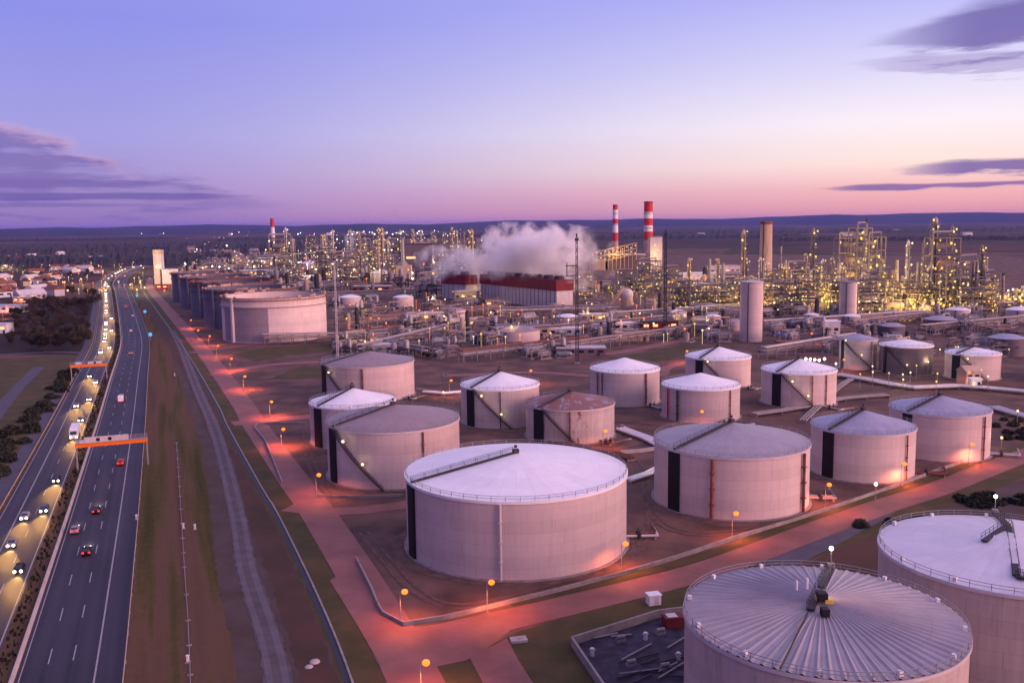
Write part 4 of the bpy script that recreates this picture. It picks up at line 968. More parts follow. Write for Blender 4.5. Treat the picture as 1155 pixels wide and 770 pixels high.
def make_rack(Ln, h, n, seed=0):
    t = thing('pipe_rack', 'x', 'pipe rack'); rnd = random.Random(seed)
    g = MB(); k = max(2, int(Ln / 8))
    for i in range(k + 1):
        x = -Ln / 2 + Ln * i / k
        for y in (-2.6, 2.6): g.box((x, y, h / 2), (.35, .35, h))
        for z in (h * .65, h): g.box((x, 0, z - .15), (.35, 5.6, .3))
    for y in (-2.6, 2.6):
        for z in (h * .65 - .5, h - .5): g.box((0, y, z), (Ln, .22, .3))
    obj('trestle_frame', g, M['grey_paint'], t)
    for j in range(n):
        lvl = h + .3 if j % 2 else h * .65 + .3; y = -2.1 + 4.2 * (j // 2) / max(1, (n - 1) // 2); r = rnd.choice([.25, .35, .45])
        obj('pipe', MB().tube((-Ln / 2 - 1, y, lvl), (Ln / 2 + 1, y, lvl), r, 8), M[rnd.choice(['pale_paint', 'steel', 'warm_paint', 'rust', 'grey_paint', 'grey_paint'])], t, True)
    return t
def make_drum(R, h, shell, roof):
    t = thing('process_tank', 'x', 'tank')
    obj('shell', MB().cyl((0, 0, 0), R, h, 32, False), M[shell], t, True)
    obj('roof', MB().lathe((0, 0, 0), [(R + .15, h), (R * .5, h + R * .16), (.02, h + R * .22)], 32), M[roof], t, True)
    obj('ladder', MB().box((-R * .6 - .2, -R * .8 - .2, h / 2), (.6, .3, h), .6), M['dark'], t)
    return t

PROTO = {}
def place(key, maker, px, py, template, group, rz=0.0, scale=None, label=None):
    p = gp(px, py)
    if key not in PROTO: o = PROTO[key] = maker(); o.location = (p.x, p.y, 0); o.rotation_euler = (0, 0, rz); o.scale = scale or (1, 1, 1)
    else: o = copy_tree(PROTO[key], (p.x, p.y, 0), rz, scale)
    if label:
        o['label'] = label
        if group: o['group'] = group
    else: series(o, template, group)
    return o
def hz(px, yb, yt): return max(6, yb - yt) * (gp(px, yb) - cam.location).length / F_PX

COLS = [lambda i=i: make_column([1.1, 1.5, .8, 1.9, 1.2][i], 40, [5, 7, 4, 6, 4][i], ['warm_paint', 'steel', 'grey_paint', 'warm_paint', 'pale_paint'][i], [E_YEL, E_YEL, E_LIME, E_YEL, E_WARM][i], seed=i) for i in range(5)]
FRS = [lambda i=i: make_frame([14, 18, 10][i], [9, 10, 8][i], [26, 20, 32][i], [4, 3, 5][i], [E_YEL, E_WARM, E_LIME][i], seed=i + 10) for i in range(3)]
def column(px, yb, yt, zone, i=None, wide=1.0, label=None):
    i = random.randrange(5) if i is None else i; h = hz(px, yb, yt); s = h / 40
    return place(('col', i), COLS[i], px, yb, 'lit process column, {n} from the left ' + zone, 'process columns ' + zone, 0, (max(.8, s ** .5) * wide, max(.8, s ** .5) * wide, s), label)
def frame(px, yb, yt, zone, i=None, label=None):
    i = random.randrange(3) if i is None else i; h = hz(px, yb, yt); s = h / [26, 20, 32][i]
    return place(('frame', i), FRS[i], px, yb, 'lit open steel structure, {n} from left ' + zone, 'steel process structures ' + zone, random.uniform(-.3, .3), (max(.8, s ** .6),) * 2 + (s,), label)

ZR, ZM, ZL = 'in refinery behind dark silo', 'in refinery behind pale silo', 'above the open-topped tanks'
# hand-placed landmarks
column(1051, 345, 255, '', 1, 1.0, 'tallest refinery column with bright top lamp, in the yellow-lit cluster')
column(1071, 340, 264, '', 2, 1.0, 'slender dark column just beside the tallest refinery column')
column(1022, 338, 277, '', 4, 1.0, 'pale column with glowing top, standing before the furnace stacks')
column(1040, 336, 278, '', 2, .9, 'thin bare column left of the tallest refinery column')
column(838, 326, 262, '', 0, 1.1, 'white-lit column rising directly behind the pale silo')
column(857, 330, 292, '', 4, 1.1, 'short pale column just above the pale silo top')
column(916, 330, 262, '', 2, 1.2, 'thin dark column standing alone between the two silos')
column(908, 330, 288, '', 1, 1.0, 'short column beside the thin dark one between the silos')
frame(968, 338, 262, '', 2, 'tallest yellow-lit steel structure, above the dark silo')
frame(985, 340, 272, '', 2, 'second yellow-lit tall structure, right beside the tallest one')
frame(955, 334, 272, '', 0, 'narrow yellow-lit structure over the dark silo top')
frame(1060, 346, 275, '', 0, 'lit steel structure at the foot of the tallest refinery column')
frame(1088, 345, 298, '', 1, 'broad low structure with yellow lamps by the orange-lit sheds')
p = gp(863, 322); h = hz(863, 322, 253)
t = thing('concrete_stack', 'broad pinkish concrete stack with dark rim behind the pale silo', 'stack', (p.x, p.y, 0))
obj('shaft', MB().frus((0, 0, 0), 7.2, 6.2, h, 32), M['warm_paint'], t, True); obj('rim', MB().lathe((0, 0, 0), [(6.2, h - 3), (6.9, h - 3), (6.9, h), (6.2, h)], 32, True), M['rust'], t)
obj('ladder', MB().box((-4.5, -5.4, h / 2), (.9, .4, h), -.7), M['dark'], t)
rnd = random.Random(11)
for k in range(36): column(rnd.uniform(935, 1112), rnd.uniform(326, 352), 284 + 38 * rnd.random() ** .5, ZR)
for k in range(24): frame(rnd.uniform(935, 1130), rnd.uniform(330, 353), rnd.uniform(306, 330), ZR)
for k in range(26): column(rnd.uniform(772, 930), rnd.uniform(318, 342), 286 + 30 * rnd.random() ** .5, ZM)
for k in range(18): frame(rnd.uniform(765, 935), rnd.uniform(320, 348), rnd.uniform(298, 322), ZM)
for k in range(56): column(rnd.uniform(318, 535), rnd.uniform(278, 314), rnd.uniform(257, 284), ZL)
for k in range(30): frame(rnd.uniform(310, 530), rnd.uniform(280, 318), rnd.uniform(266, 294), ZL)
column(432, 305, 258, '', 3, 1.0, 'thick pale column tallest in the distant plant by the dark block')
column(510, 300, 257, '', 0, 1.0, 'pale column tallest beside the small cooling house')
for k, (px, yb) in enumerate([(1010, 340), (1034, 345), (1100, 346), (945, 345), (800, 335), (885, 338), (815, 345), (365, 312), (455, 318)]):
    s = 1 if px > 700 else 1.5
    place(('heater', 0), lambda: make_heater(14, 9, 12, 18), px, yb, 'tan box furnace with steel stack, {n} from the left among the refinery units', 'box furnaces with stacks', 0, (s, s, s))
for k, (px, yb, yt) in enumerate([(668, 318, 290), (520, 300, 262), (402, 300, 262), (880, 330, 280), (975, 335, 258), (1108, 345, 300), (470, 300, 262), (1130, 350, 315)]):
    h = hz(px, yb, yt); place(('flare', 0), lambda: make_flare(40), px, yb, 'slim grey stack with dark tip, {n} from the left across the plant', 'slim stacks', 0, (1, 1, h / 40))
rnd = random.Random(77)
for k in range(40): frame(rnd.uniform(880, 1135), rnd.uniform(338, 356), rnd.uniform(318, 334), 'low in refinery behind dark silo')
for k in range(26): frame(rnd.uniform(760, 900), rnd.uniform(336, 352), rnd.uniform(316, 332), 'low in refinery behind pale silo')
for k in range(30): frame(rnd.uniform(270, 545), rnd.uniform(300, 326), rnd.uniform(288, 308), 'low above the open-topped tanks')
for k in range(16): frame(rnd.uniform(655, 780), rnd.uniform(312, 345), rnd.uniform(294, 325), 'before the striped chimneys')
# boiler house by the chimneys
p = gp(722, 304); t = thing('boiler_house', 'boiler house with pale tower and lit sloping gallery below the striped chimneys', 'building', (p.x, p.y, 0))
obj('wall', MB().box((-22, 12, 11), (60, 24, 22)), M['shell_dark'], t); obj('tower', MB().box((24, 8, 24), (18, 18, 48)), M['pale_paint'], t)
obj('annex', MB().box((-62, 10, 8), (26, 20, 16)), M['warm_paint'], t)
obj('roof', MB().box((-22, 12, 22.6), (61, 25, 1.2)), M['pale_paint'], t); obj('tower_roof', MB().box((24, 8, 48.6), (19, 19, 1.2)), M['grey_paint'], t)
g = MB()
for i in range(12): g.tube((-72 + i * 6, -4, 0), (-72 + i * 6, -4, 24 + i * 1.5), .5, 4)
for z in (10, 18, 26): g.tube((-72, -4, z), (-6, -4, z + 14), .8, 4)
obj('conveyor_frame', g, M['warm_paint'], t)
for i in range(22): obj('lamp', MB().sphere((-72 + (i % 11) * 6.4, -5.5, 12 + (i % 11) * 1.3 + (i // 11) * 9 + (i * 7 % 5)), 1.0, 8, 5), E_YEL, t, True)
for i in range(5): obj('lit_window', MB().box((24 + (i % 2) * 5 - 2.5, -1.15, 8 + i * 7), (2.2, .3, 2.2)), E_WIN, t)
lamp_light(t, (-40, -16, 26), (1, .6, .15), 22000, 1); lamp_light(t, (20, -16, 22), (1, .6, .2), 14000, 1)
# lit sloping conveyor drum near the steam
p = gp(707, 345); t = thing('horizontal_vessel', 'pale rounded vessel lit amber beside the steam', 'vessel', (p.x, p.y, 0))
obj('drum', MB().sphere((0, 0, 9.5), 5.6, 20, 12), M['pale_paint'], t, True); obj('skirt', MB().frus((0, 0, 0), 6, 5, 8, 20), M['warm_paint'], t, True); obj('conveyor', MB().tube((-14, -4, 2), (-3, -4, 17), 1.4, 8), M['warm_paint'], t)
# dark cube block in the distant plant
for px, yb, w_, h_, lb in ((472, 312, 42, 60, 'dark tall block building amid the distant plant'), (486, 308, 30, 52, 'second dark block behind the tall dark one in the distant plant')):
    p = gp(px, yb); t = thing('block_building', lb, 'building', (p.x, p.y, 0)); h_ = hz(px, yb, 276)
    obj('wall', MB().box((0, 0, h_ / 2), (w_, 24, h_)), M['shell_dark'], t); obj('roof', MB().box((0, 0, h_ + .5), (w_ + 1, 25, 1)), M['dark'], t); obj('lit_window', MB().box((-w_ * .2, -12.1, h_ * .6), (w_ * .3, .3, 3)), E_WIN, t)

# pipe racks, low buildings, small tanks between the tank farm and the refinery
RK = {}
def rack(px0, py0, px1, py1, label, h=6.0, n=7):
    a, b = gp(px0, py0), gp(px1, py1); Ln = (b - a).length; c = (a + b) / 2; rz = math.atan2(b.y - a.y, b.x - a.x)
    t = make_rack(Ln, h, n, int(px0)); t.location = (c.x, c.y, 0); t.rotation_euler = (0, 0, rz); t['label'] = label; t['group'] = 'pipe racks between tanks and refinery'
rack(405, 402, 520, 372, 'pipe rack slanting back from the rear mauve-roofed tank')
rack(520, 408, 660, 392, 'pale pipe rack along the dark basin')
rack(640, 398, 790, 376, 'long pale pipe rack crossing behind the two tall masts')
rack(380, 372, 560, 352, 'long pipe rack in front of the small cooling house')
rack(560, 356, 690, 352, 'pipe rack before the long cooling house')
rack(690, 362, 835, 352, 'pipe rack running to the pale silo')
rack(860, 372, 1040, 360, 'pipe rack passing between the two silos')
rack(860, 405, 960, 388, 'pipe rack below the blue canopy')
rack(960, 372, 1155, 348, 'long pipe rack in front of the yellow-lit refinery')
rack(300, 388, 420, 386, 'pipe rack by the foot of the pale open-topped tank')
rack(420, 392, 480, 404, 'short dark pipe rack behind the rear mauve-roofed tank')
rack(1040, 378, 1160, 366, 'pipe rack near the round green-topped basin')
rack(770, 345, 1000, 343, 'pipe rack along the front of the refinery units', 8)
rack(350, 340, 500, 334, 'pipe rack beyond the open-topped tanks', 8)
rack(600, 380, 760, 366, 'dim pipe rack before the long white shed')
bl = [(632, 378, 26, 8, 4.5, 'pale_paint', 'white', 'long white shed near the tall dark mast'),
      (690, 373, 30, 9, 5, 'pale_paint', 'white', 'white flat-roofed shed with shaded end, behind the mast with platforms'),
      (672, 362, 24, 10, 5, 'warm_paint', 'pale_paint', 'tan flat-roofed shed behind the white shed'),
      (712, 384, 20, 9, 5, 'warm_paint', 'warm_paint', 'tan shed on posts between the two tall masts'),
      (742, 372, 24, 12, 6, 'maroon', 'dark', 'dark maroon shed at the foot of the second tall mast'),
      (655, 400, 26, 10, 4, 'shell_dark', 'blue_cladding', 'low dark shed at the foot of the mast with platforms'),
      (434, 398, 22, 8, 5, 'pale_paint', 'pale_paint', 'pale shed with white roof behind the rear mauve-roofed tank'),
      (527, 342, 20, 12, 11, 'grey_paint', 'pale_paint', 'grey block with a bright lamp below the small cooling house'),
      (556, 348, 12, 10, 8, 'warm_paint', 'rust', 'small amber-lit hut before the long cooling house'),
      (480, 362, 26, 10, 6, 'warm_paint', 'pale_paint', 'amber-lit long shed among the low pipes'),
      (520, 368, 22, 12, 5, 'warm_paint', 'warm_paint', 'amber-lit low pump house by the dark basin'),
      (590, 378, 34, 16, 6, 'warm_paint', 'shell_dark', 'broad dark-roofed pump hall beside the basin'),
      (936, 383, 9, 8, 11, 'pale_paint', 'white', 'small white cube building in front of the dark silo'),
      (884, 352, 8, 7, 12, 'pale_paint', 'white', 'white block beside the pale silo, nearer of two'),
      (912, 350, 8, 7, 12, 'pale_paint', 'white', 'white block farther from the pale silo, of two'),
      (799, 352, 22, 10, 6, 'pale_paint', 'blue_cladding', 'low pale shed left of the pale silo'),
      (890, 392, 14, 8, 3.4, 'rust', 'rust', 'orange-lit low shed next to the blue canopy'),
      (1092, 432, 7, 6, 5.5, 'warm_paint', 'warm_paint', 'orange-lit gabled hut before the pale tank with black strip'),
      (1099, 438, 4, 4, 4, 'white', 'white', 'small white cabin beside the orange-lit hut'),
      (1128, 352, 30, 12, 8, 'rust', 'rust', 'reddish shed lit orange beyond the yellow-lit refinery'),
      (1092, 330, 30, 12, 8, 'rust', 'warm_paint', 'rust-red shed lit orange behind the yellow-lit refinery'),
      (1010, 396, 26, 12, 4, 'blue_cladding', 'blue_cladding', 'low bluish shed above the dark-shelled tank'),
      (785, 322, 40, 18, 14, 'pale_paint', 'white', 'large pale hall beyond the thick striped chimney'),
      (815, 312, 40, 18, 14, 'pale_paint', 'warm_paint', 'pale lit hall behind the white-lit column'),
      (285, 312, 60, 20, 9, 'pale_paint', 'white', 'long pale hall behind the far open-topped tanks'),
      (250, 296, 70, 24, 9, 'warm_paint', 'pale_paint', 'amber-lit hall far behind the open-topped tanks'),
      (330, 318, 60, 20, 8, 'pale_paint', 'white', 'white hall beside the second open-topped tank'),
      (370, 320, 40, 18, 8, 'warm_paint', 'warm_paint', 'warm-lit hall beyond the pale open-topped tank'),
      (305, 298, 50, 20, 12, 'pale_paint', 'white', 'white hall below the distant red-topped chimney'),
      (218, 306, 40, 20, 8, 'warm_paint', 'rust', 'rust-roofed hall beyond the farthest open-topped tank'),
      (420, 330, 40, 14, 7, 'rust', 'pale_paint', 'rust-brown shed in front of the distant plant')]
for k, (px, yb, w_, d_, h_, wm, rm, lb) in enumerate(bl):
    p = gp(px, yb); o = make_building(w_, d_, h_, wm, rm, .25, seed=k, gable=(lb.find('gabled') >= 0)); o.location = (p.x, p.y, 0); o.rotation_euler = (0, 0, random.uniform(-.15, .25)); o['label'] = lb
p = gp(888, 385); t = thing('canopy', 'blue flat canopy on posts below the pale silo', 'canopy', (p.x, p.y, 0))
obj('roof', MB().box((0, 0, 4.2), (13, 8, .5)), mat('blue_paint', (.02, .08, .3)), t)
for x in (-5.5, 5.5):
    for y in (-3, 3): obj('post', MB().box((x, y, 2), (.3, .3, 4)), M['steel'], t)
p = gp(1118, 384); t = thing('round_basin', 'round low basin with green water by the rear pipe rack', 'basin', (p.x, p.y, 0))
obj('wall', MB().lathe((0, 0, 0), [(11, 0), (11, 3), (10, 3), (10, 1)], 40), M['pale_concrete'], t, True); obj('water', MB().cyl((0, 0, 2.2), 10, .2, 40), mat('green_water', (.01, .07, .05), .1), t)
for k, (px, yb, R, h, sh, rf) in enumerate([(585, 383, 13, 6, 'shell_cream', 'roof_mauve'), (765, 362, 6, 7, 'shell_grey', 'roof_white'), (805, 366, 5, 6, 'shell_cream', 'roof_white'), (828, 372, 6, 6, 'shell_grey', 'roof_grey'),
        (915, 366, 5, 7, 'shell_cream', 'roof_white'), (1005, 378, 8, 6, 'shell_dark', 'roof_grey'), (1060, 372, 10, 7, 'shell_dark', 'roof_grey'), (1135, 400, 9, 9, 'shell_dark', 'roof_blue'), (640, 366, 8, 6, 'shell_grey', 'roof_white'), (455, 345, 9, 8, 'shell_cream', 'roof_white'), (515, 358, 7, 6, 'shell_cream', 'roof_grey'),
        (395, 345, 10, 8, 'shell_cream', 'roof_white'), (1080, 360, 8, 7, 'shell_cream', 'roof_white'), (1150, 362, 9, 8, 'shell_grey', 'roof_white'), (960, 366, 6, 6, 'shell_grey', 'roof_white'), (780, 340, 9, 9, 'shell_grey', 'roof_white'), (430, 318, 14, 12, 'shell_cream', 'roof_white'), (350, 306, 16, 13, 'shell_grey', 'roof_white')]):
    p = gp(px, yb); o = make_drum(R, h, sh, rf); o.location = (p.x, p.y, 0); series(o, 'small round process tank, {n} from the left before the refinery', 'small process tanks')
# clutter: pump skids with pipework and lamps in the yards between
def make_skid(seed):
    rnd = random.Random(seed); t = thing('pump_skid', 'x', 'pump unit'); obj('plinth', MB().box((0, 0, .3), (9, 5, .6)), M['concrete'], t); v = seed % 8
    met = lambda: M[rnd.choice(['steel', 'warm_paint', 'grey_paint', 'dark', 'grey_paint'])]
    if v in (0, 3, 6):
        for k in range(3): obj('pump', MB().tube((-3 + 3 * k, -1.5, 1.4), (-3 + 3 * k, 1.5, 1.4), .7, 10), met(), t, True)
    if v in (1, 4):
        for k in range(2): hh = rnd.uniform(3.5, 7); obj('vessel', MB().lathe((-2.5 + 4.5 * k, 0, .6), [(1.1, 0), (1.1, hh), (.7, hh + .6), (.05, hh + .8)], 14), met(), t, True)
    if v in (2, 7):
        obj('drum', MB().tube((-3.6, 0, 2.6), (3.6, 0, 2.6), 1.5, 16).sphere((-3.6, 0, 2.6), 1.5, 14, 8).sphere((3.6, 0, 2.6), 1.5, 14, 8), met(), t, True); obj('saddle', MB().box((-2.4, 0, 1), (.5, 2.4, 1.2)).box((2.4, 0, 1), (.5, 2.4, 1.2)), M['concrete'], t)
    g = MB()
    for k in range(5):
        y = rnd.uniform(-2.4, 2.4); z = rnd.uniform(1.4, 5.5); x0, x1 = rnd.uniform(-6, -2), rnd.uniform(2, 6); g.tube((x0, y, z), (x1, y, z), .2, 6); g.tube((x0, y, .6), (x0, y, z), .2, 6); g.tube((x1, y, .6), (x1, y, z), .2, 6); g.tube((x1, y, z), (x1, y + rnd.uniform(-4, 4), z), .2, 6)
    obj('pipework', g, met(), t, True)
    if v in (0, 5):
        obj('shelter_roof', MB().box((0, 0, 4.6), (8, 5, .2)), M[['rust', 'grey_paint'][v == 5]], t)
        for x in (-3.6, 3.6): obj('post', MB().box((x, 0, 2.3), (.25, .25, 4.5)), M['dark'], t)
    if v in (3, 5, 6): obj('cabinet', MB().box((rnd.uniform(-2, 2), 2.0, 1.6), (2.4, 1.2, 2.0)), met(), t)
    return t
rnd = random.Random(5)
rest = {'v': [], 'f': [], 'm': [], 'mats': []}
def pour(src, loc, rz, sc):
    """add a copy of a unit's shapes to the one mass of far plant"""
    T = Matrix.Translation(loc) @ Matrix.Rotation(rz, 4, 'Z') @ Matrix.Diagonal((*sc, 1))
    for c in kids(src):
        me = c.data; o = len(rest['v']); mm = me.materials[0]
        if mm not in rest['mats']: rest['mats'].append(mm)
        rest['v'] += [tuple(T @ v.co) for v in me.vertices]; rest['f'] += [tuple(i + o for i in p.vertices) for p in me.polygons]; rest['m'] += [rest['mats'].index(mm)] * len(me.polygons)
for zone, n_, more, x0, x1, y0, y1 in (('before the cooling houses', 75, 25, 385, 640, 345, 405), ('before the striped chimneys', 70, 25, 655, 850, 326, 388), ('before the yellow-lit refinery', 80, 25, 870, 1155, 345, 402), ('beside the open-topped tanks', 12, 0, 372, 420, 335, 375), ('in front of the dark silo', 36, 50, 840, 1150, 338, 360), ('around the distant plant', 12, 90, 300, 545, 288, 335), ('beyond the open-topped tanks', 6, 70, 205, 320, 284, 312)):
    for k in range(n_ + more):
        px, py = rnd.uniform(x0, x1), rnd.uniform(y0, y1); i = rnd.randrange(8); s = rnd.uniform(.8, 1.5) * (1.7 if py < 335 else 1); rz_ = rnd.uniform(-.4, 1.4); sc_ = (s, s, s * rnd.uniform(.8, 1.5))
        if k < n_ or ('skid', i) not in PROTO: place(('skid', i), lambda: make_skid(i + 40), px, py, 'pump and pipe unit, {n} from the left ' + zone, 'pump skids ' + zone, rz_, sc_)
        else: pour(PROTO[('skid', i)], gp(px, py), rz_, sc_)
me = bpy.data.meshes.new('far_plant_clutter'); me.from_pydata(rest['v'], [], rest['f'])
for mm in rest['mats']: me.materials.append(mm)
me.polygons.foreach_set('material_index', rest['m']); me.update()
fp = bpy.data.objects.new('far_plant_clutter', me); COL.objects.link(fp); fp['kind'] = 'stuff'

# yellow and white lamp posts over the plant
rnd = random.Random(9)
extra = {'y': MB(), 'w': MB(), 'o': MB(), 'W': MB()}
def scatter_lamps(n_, x0, x1, y0, y1, kinds, hg, r, label, group, light_every=0, power=2500, more=0):
    for k in range(n_ + more):
        px, py = rnd.uniform(x0, x1), rnd.uniform(y0, y1); p = gp(px, py); kk = rnd.choice(kinds); h = rnd.choice(hg)
        if k < n_: post_lamp(p, kk, h, r, None, group, label, power if light_every and k % light_every == 0 and kk != 'o' else 0)
        else: q = extra[kk]; rr = r * rnd.uniform(.5, 1.0); q.sphere((p.x, p.y, h), rr, 8, 5); q.tube((p.x, p.y, 0), (p.x, p.y, h), .1, 4)
scatter_lamps(50, 1000, 1158, 336, 358, 'yyyyw', (4, 6, 8), .95, 'yellow lamp glowing in the yellow-lit refinery behind the dark silo', 'yellow refinery lamps', 2, 26000, 140)
scatter_lamps(30, 925, 1010, 332, 354, 'yyyw', (4, 6, 9), .9, 'yellow lamp among the columns over the dark silo', 'yellow lamps over the dark silo', 2, 26000, 70)
scatter_lamps(36, 770, 925, 322, 354, 'yywo', (4, 7), .85, 'small yellow lamp in the plant around the pale silo', 'lamps around the pale silo', 2, 15000, 60)
scatter_lamps(32, 655, 800, 322, 388, 'yywo', (5, 8), .6, 'small lamp in the yards before the striped chimneys', 'lamps before the striped chimneys', 2, 7000, 40)
scatter_lamps(32, 385, 650, 335, 400, 'ywoo', (5, 8), .55, 'small lamp among the low pipes before the cooling houses', 'lamps before the cooling houses', 2, 7000, 45)
scatter_lamps(30, 320, 535, 266, 322, 'wwyWo', (8, 18), 1.3, 'tiny lamp in the distant plant above the open-topped tanks', 'lamps of the distant plant', 2, 40000, 150)
scatter_lamps(12, 205, 330, 275, 316, 'wwWo', (8,), 1.2, 'tiny lamp among the halls behind the open-topped tanks', 'lamps of the far halls', 2, 22000, 70)
scatter_lamps(26, 900, 1155, 395, 452, 'yww', (4, 6), .36, 'small warm lamp among the pipes by the rear tanks', 'warm lamps by the rear tanks', 3, 700)
for px, py in ((909, 404), (914, 404.5), (919, 405), (924, 405.5), (930, 404)): post_lamp(gp(px, py, 5), 'W', 4.3, .62, 'bright white lamp in short row behind stair tank, {n} from left', 'row of bright white lamps', light=300)
for px, py, lb in ((943, 409, 'single bright white lamp ending the row beside the orange lamp'), (500, 441, 'yellow lamp low behind the mauve-roofed tank'), (741, 440, 'yellow lamp beside the stairless white-roofed tank'), (746, 517.5, 'warm lamp at the shadowed foot of the wide grey-roofed tank'),
                   (527, 341, 'bright lamp on the grey block below the small cooling house'), (988, 544, 'small white lamp at the foot of the road-edge bluish-roofed tank'), (1027, 419, 'warm lamp in front of the dark-shelled tank'), (1130, 492, 'warm lamp over the bushes by the pipe manifold'), (1148, 462, 'yellow lamp among the manifold pipes')):
    post_lamp(gp(px, py, 5), 'W' if 'white' in lb or 'bright' in lb else 'w', 4.3, .42, None, None, lb, 350)

# white tower by the motorway bend
p = gp(184, 320); t = thing('grain_tower', 'white tower block with golden lit top beside the motorway bend', 'tower', (p.x, p.y, 0))
obj('tower', MB().box((-4, 0, 20), (10, 10, 40)), M['pale_paint'], t); obj('lit_top', MB().box((-4, 0, 41), (10.6, 10.6, 5)), M['warm_paint'], t); obj('annex', MB().box((8, 2, 9), (18, 14, 18)), M['white'], t)
obj('annex_roof', MB().box((8, 2, 18.4), (18.6, 14.6, .8)), M['pale_paint'], t); obj('lit_window', MB().box((-4, -5.1, 22), (6, .3, 4)), E_WIN, t)
lamp_light(t, (-4, -12, 42), (1, .7, .3), 1800, 1); lamp_light(t, (0, -12, 24), (1, .85, .7), 1500, 1)
p = gp(184, 326); o = make_building(14, 7, 5, 'red', 'rust', .9, seed=77); o.location = p; o['label'] = 'small red building with glowing front below the white tower'

# far town along the horizon: pale blocks with lights
rnd = random.Random(21)
for k in range(34):
    px = rnd.uniform(95, 500); py = rnd.uniform(259.5, 266); wd = rnd.uniform(20, 70); o = place(('town', k % 4), lambda: make_building([40, 60, 30, 80][k % 4], 20, [14, 10, 24, 9][k % 4], ['pale_paint', 'white', 'warm_paint', 'pale_paint'][k % 4], 'white', .6, 'town_block', k), px, py, 'pale town block on the horizon, {n} from the left', 'far town blocks', rnd.uniform(-.5, .5))
    q = gp(px + 2, py + .4); extra['W' if k % 4 else 'y'].sphere((q.x, q.y, 18), 3.2, 8, 5)
for px, py in ((1010, 262), (865, 264), (1090, 266), (790, 266), (955, 268)):
    place(('town', 0), None, px, py, 'lone pale building in the brown fields beyond the refinery, {n} from the left', 'far farm buildings')

for k in range(70):
    q = gp(rnd.uniform(70, 310), rnd.uniform(257.8, 261.5)); extra[rnd.choice('wwyW')].sphere((q.x, q.y, 12), rnd.uniform(2.5, 5.5), 8, 5)
for k in range(50):
    q = gp(rnd.uniform(330, 520), rnd.uniform(259, 268)); extra[rnd.choice('wWWy')].sphere((q.x, q.y, 14), rnd.uniform(2, 4.5), 8, 5)
for k in range(150):
    q = gp(rnd.uniform(205, 545), 262 + 60 * rnd.random() ** 1.2); extra[rnd.choice('wwyyWo')].sphere((q.x, q.y, rnd.uniform(5, 22)), rnd.uniform(.5, 1.5) * (1 if q.y < 2500 else 1.8), 8, 5)
for k in range(90):
    q = gp(rnd.uniform(-10, 190), 280 + 55 * rnd.random() ** 1.4); extra[rnd.choice('wwyoo')].sphere((q.x, q.y, rnd.uniform(4, 8)), rnd.uniform(.4, 1.0), 8, 5)
# village left of the motorway
rnd = random.Random(33)
for k in range(98):
    px = rnd.uniform(-25, 112) if k < 80 else rnd.uniform(112, 172); py = (rnd.choice([rnd.uniform(286, 304), rnd.uniform(304, 322), rnd.uniform(322, 338)]) if px < 65 else rnd.uniform(287, 308)) if k < 80 else rnd.uniform(288, 298)
    i = k % 5
    place(('house', i), lambda: make_building([14, 18, 12, 26, 10][i], [9, 10, 9, 12, 8][i], [5, 6, 6, 5, 4][i], ['white', 'pale_paint', 'warm_paint', 'pale_paint', 'white'][i], ['rust', 'rust', 'dark', 'pale_paint', 'rust'][i], .5, 'village_house', i, True), px, py, 'village house with pitched roof, {n} from the left beyond the dark grove', 'village houses', rnd.uniform(0, PI), (rnd.uniform(.8, 1.2),) * 3)
scatter_lamps(16, -10, 165, 288, 335, 'wwwy', (6,), .9, 'tiny street light among the village houses', 'village street lights', 1, 9000, 60)
scatter_lamps(8, -10, 120, 290, 335, 'o', (6,), .9, 'tiny orange street light among the village houses', 'orange village street lights', 1, 9000, 60)
p = gp(6, 352); o = make_building(34, 14, 6, 'white', 'blue_cladding', .3, seed=90); o.location = p; o['label'] = 'white flat-roofed hall beside the orange-lit yard at the grove'
p = gp(2, 375); o = make_building(12, 10, 6, 'white', 'pale_paint', .3, seed=91); o.location = p; o['label'] = 'white house at the edge of the dark grove'
p = gp(30, 341); o = make_building(22, 9, 5, 'warm_paint', 'pale_paint', .6, seed=92); o.location = p; o['label'] = 'tan shed behind the orange-lit yard'
for px, py in ((6, 344), (14, 339), (3, 350), (20, 334)):
    o = street_lamp(px, py, 'x', 4500, 7); series(o, 'orange lamp of the lit yard beyond the grove, {n} from the left', 'orange lamps of the lit yard')

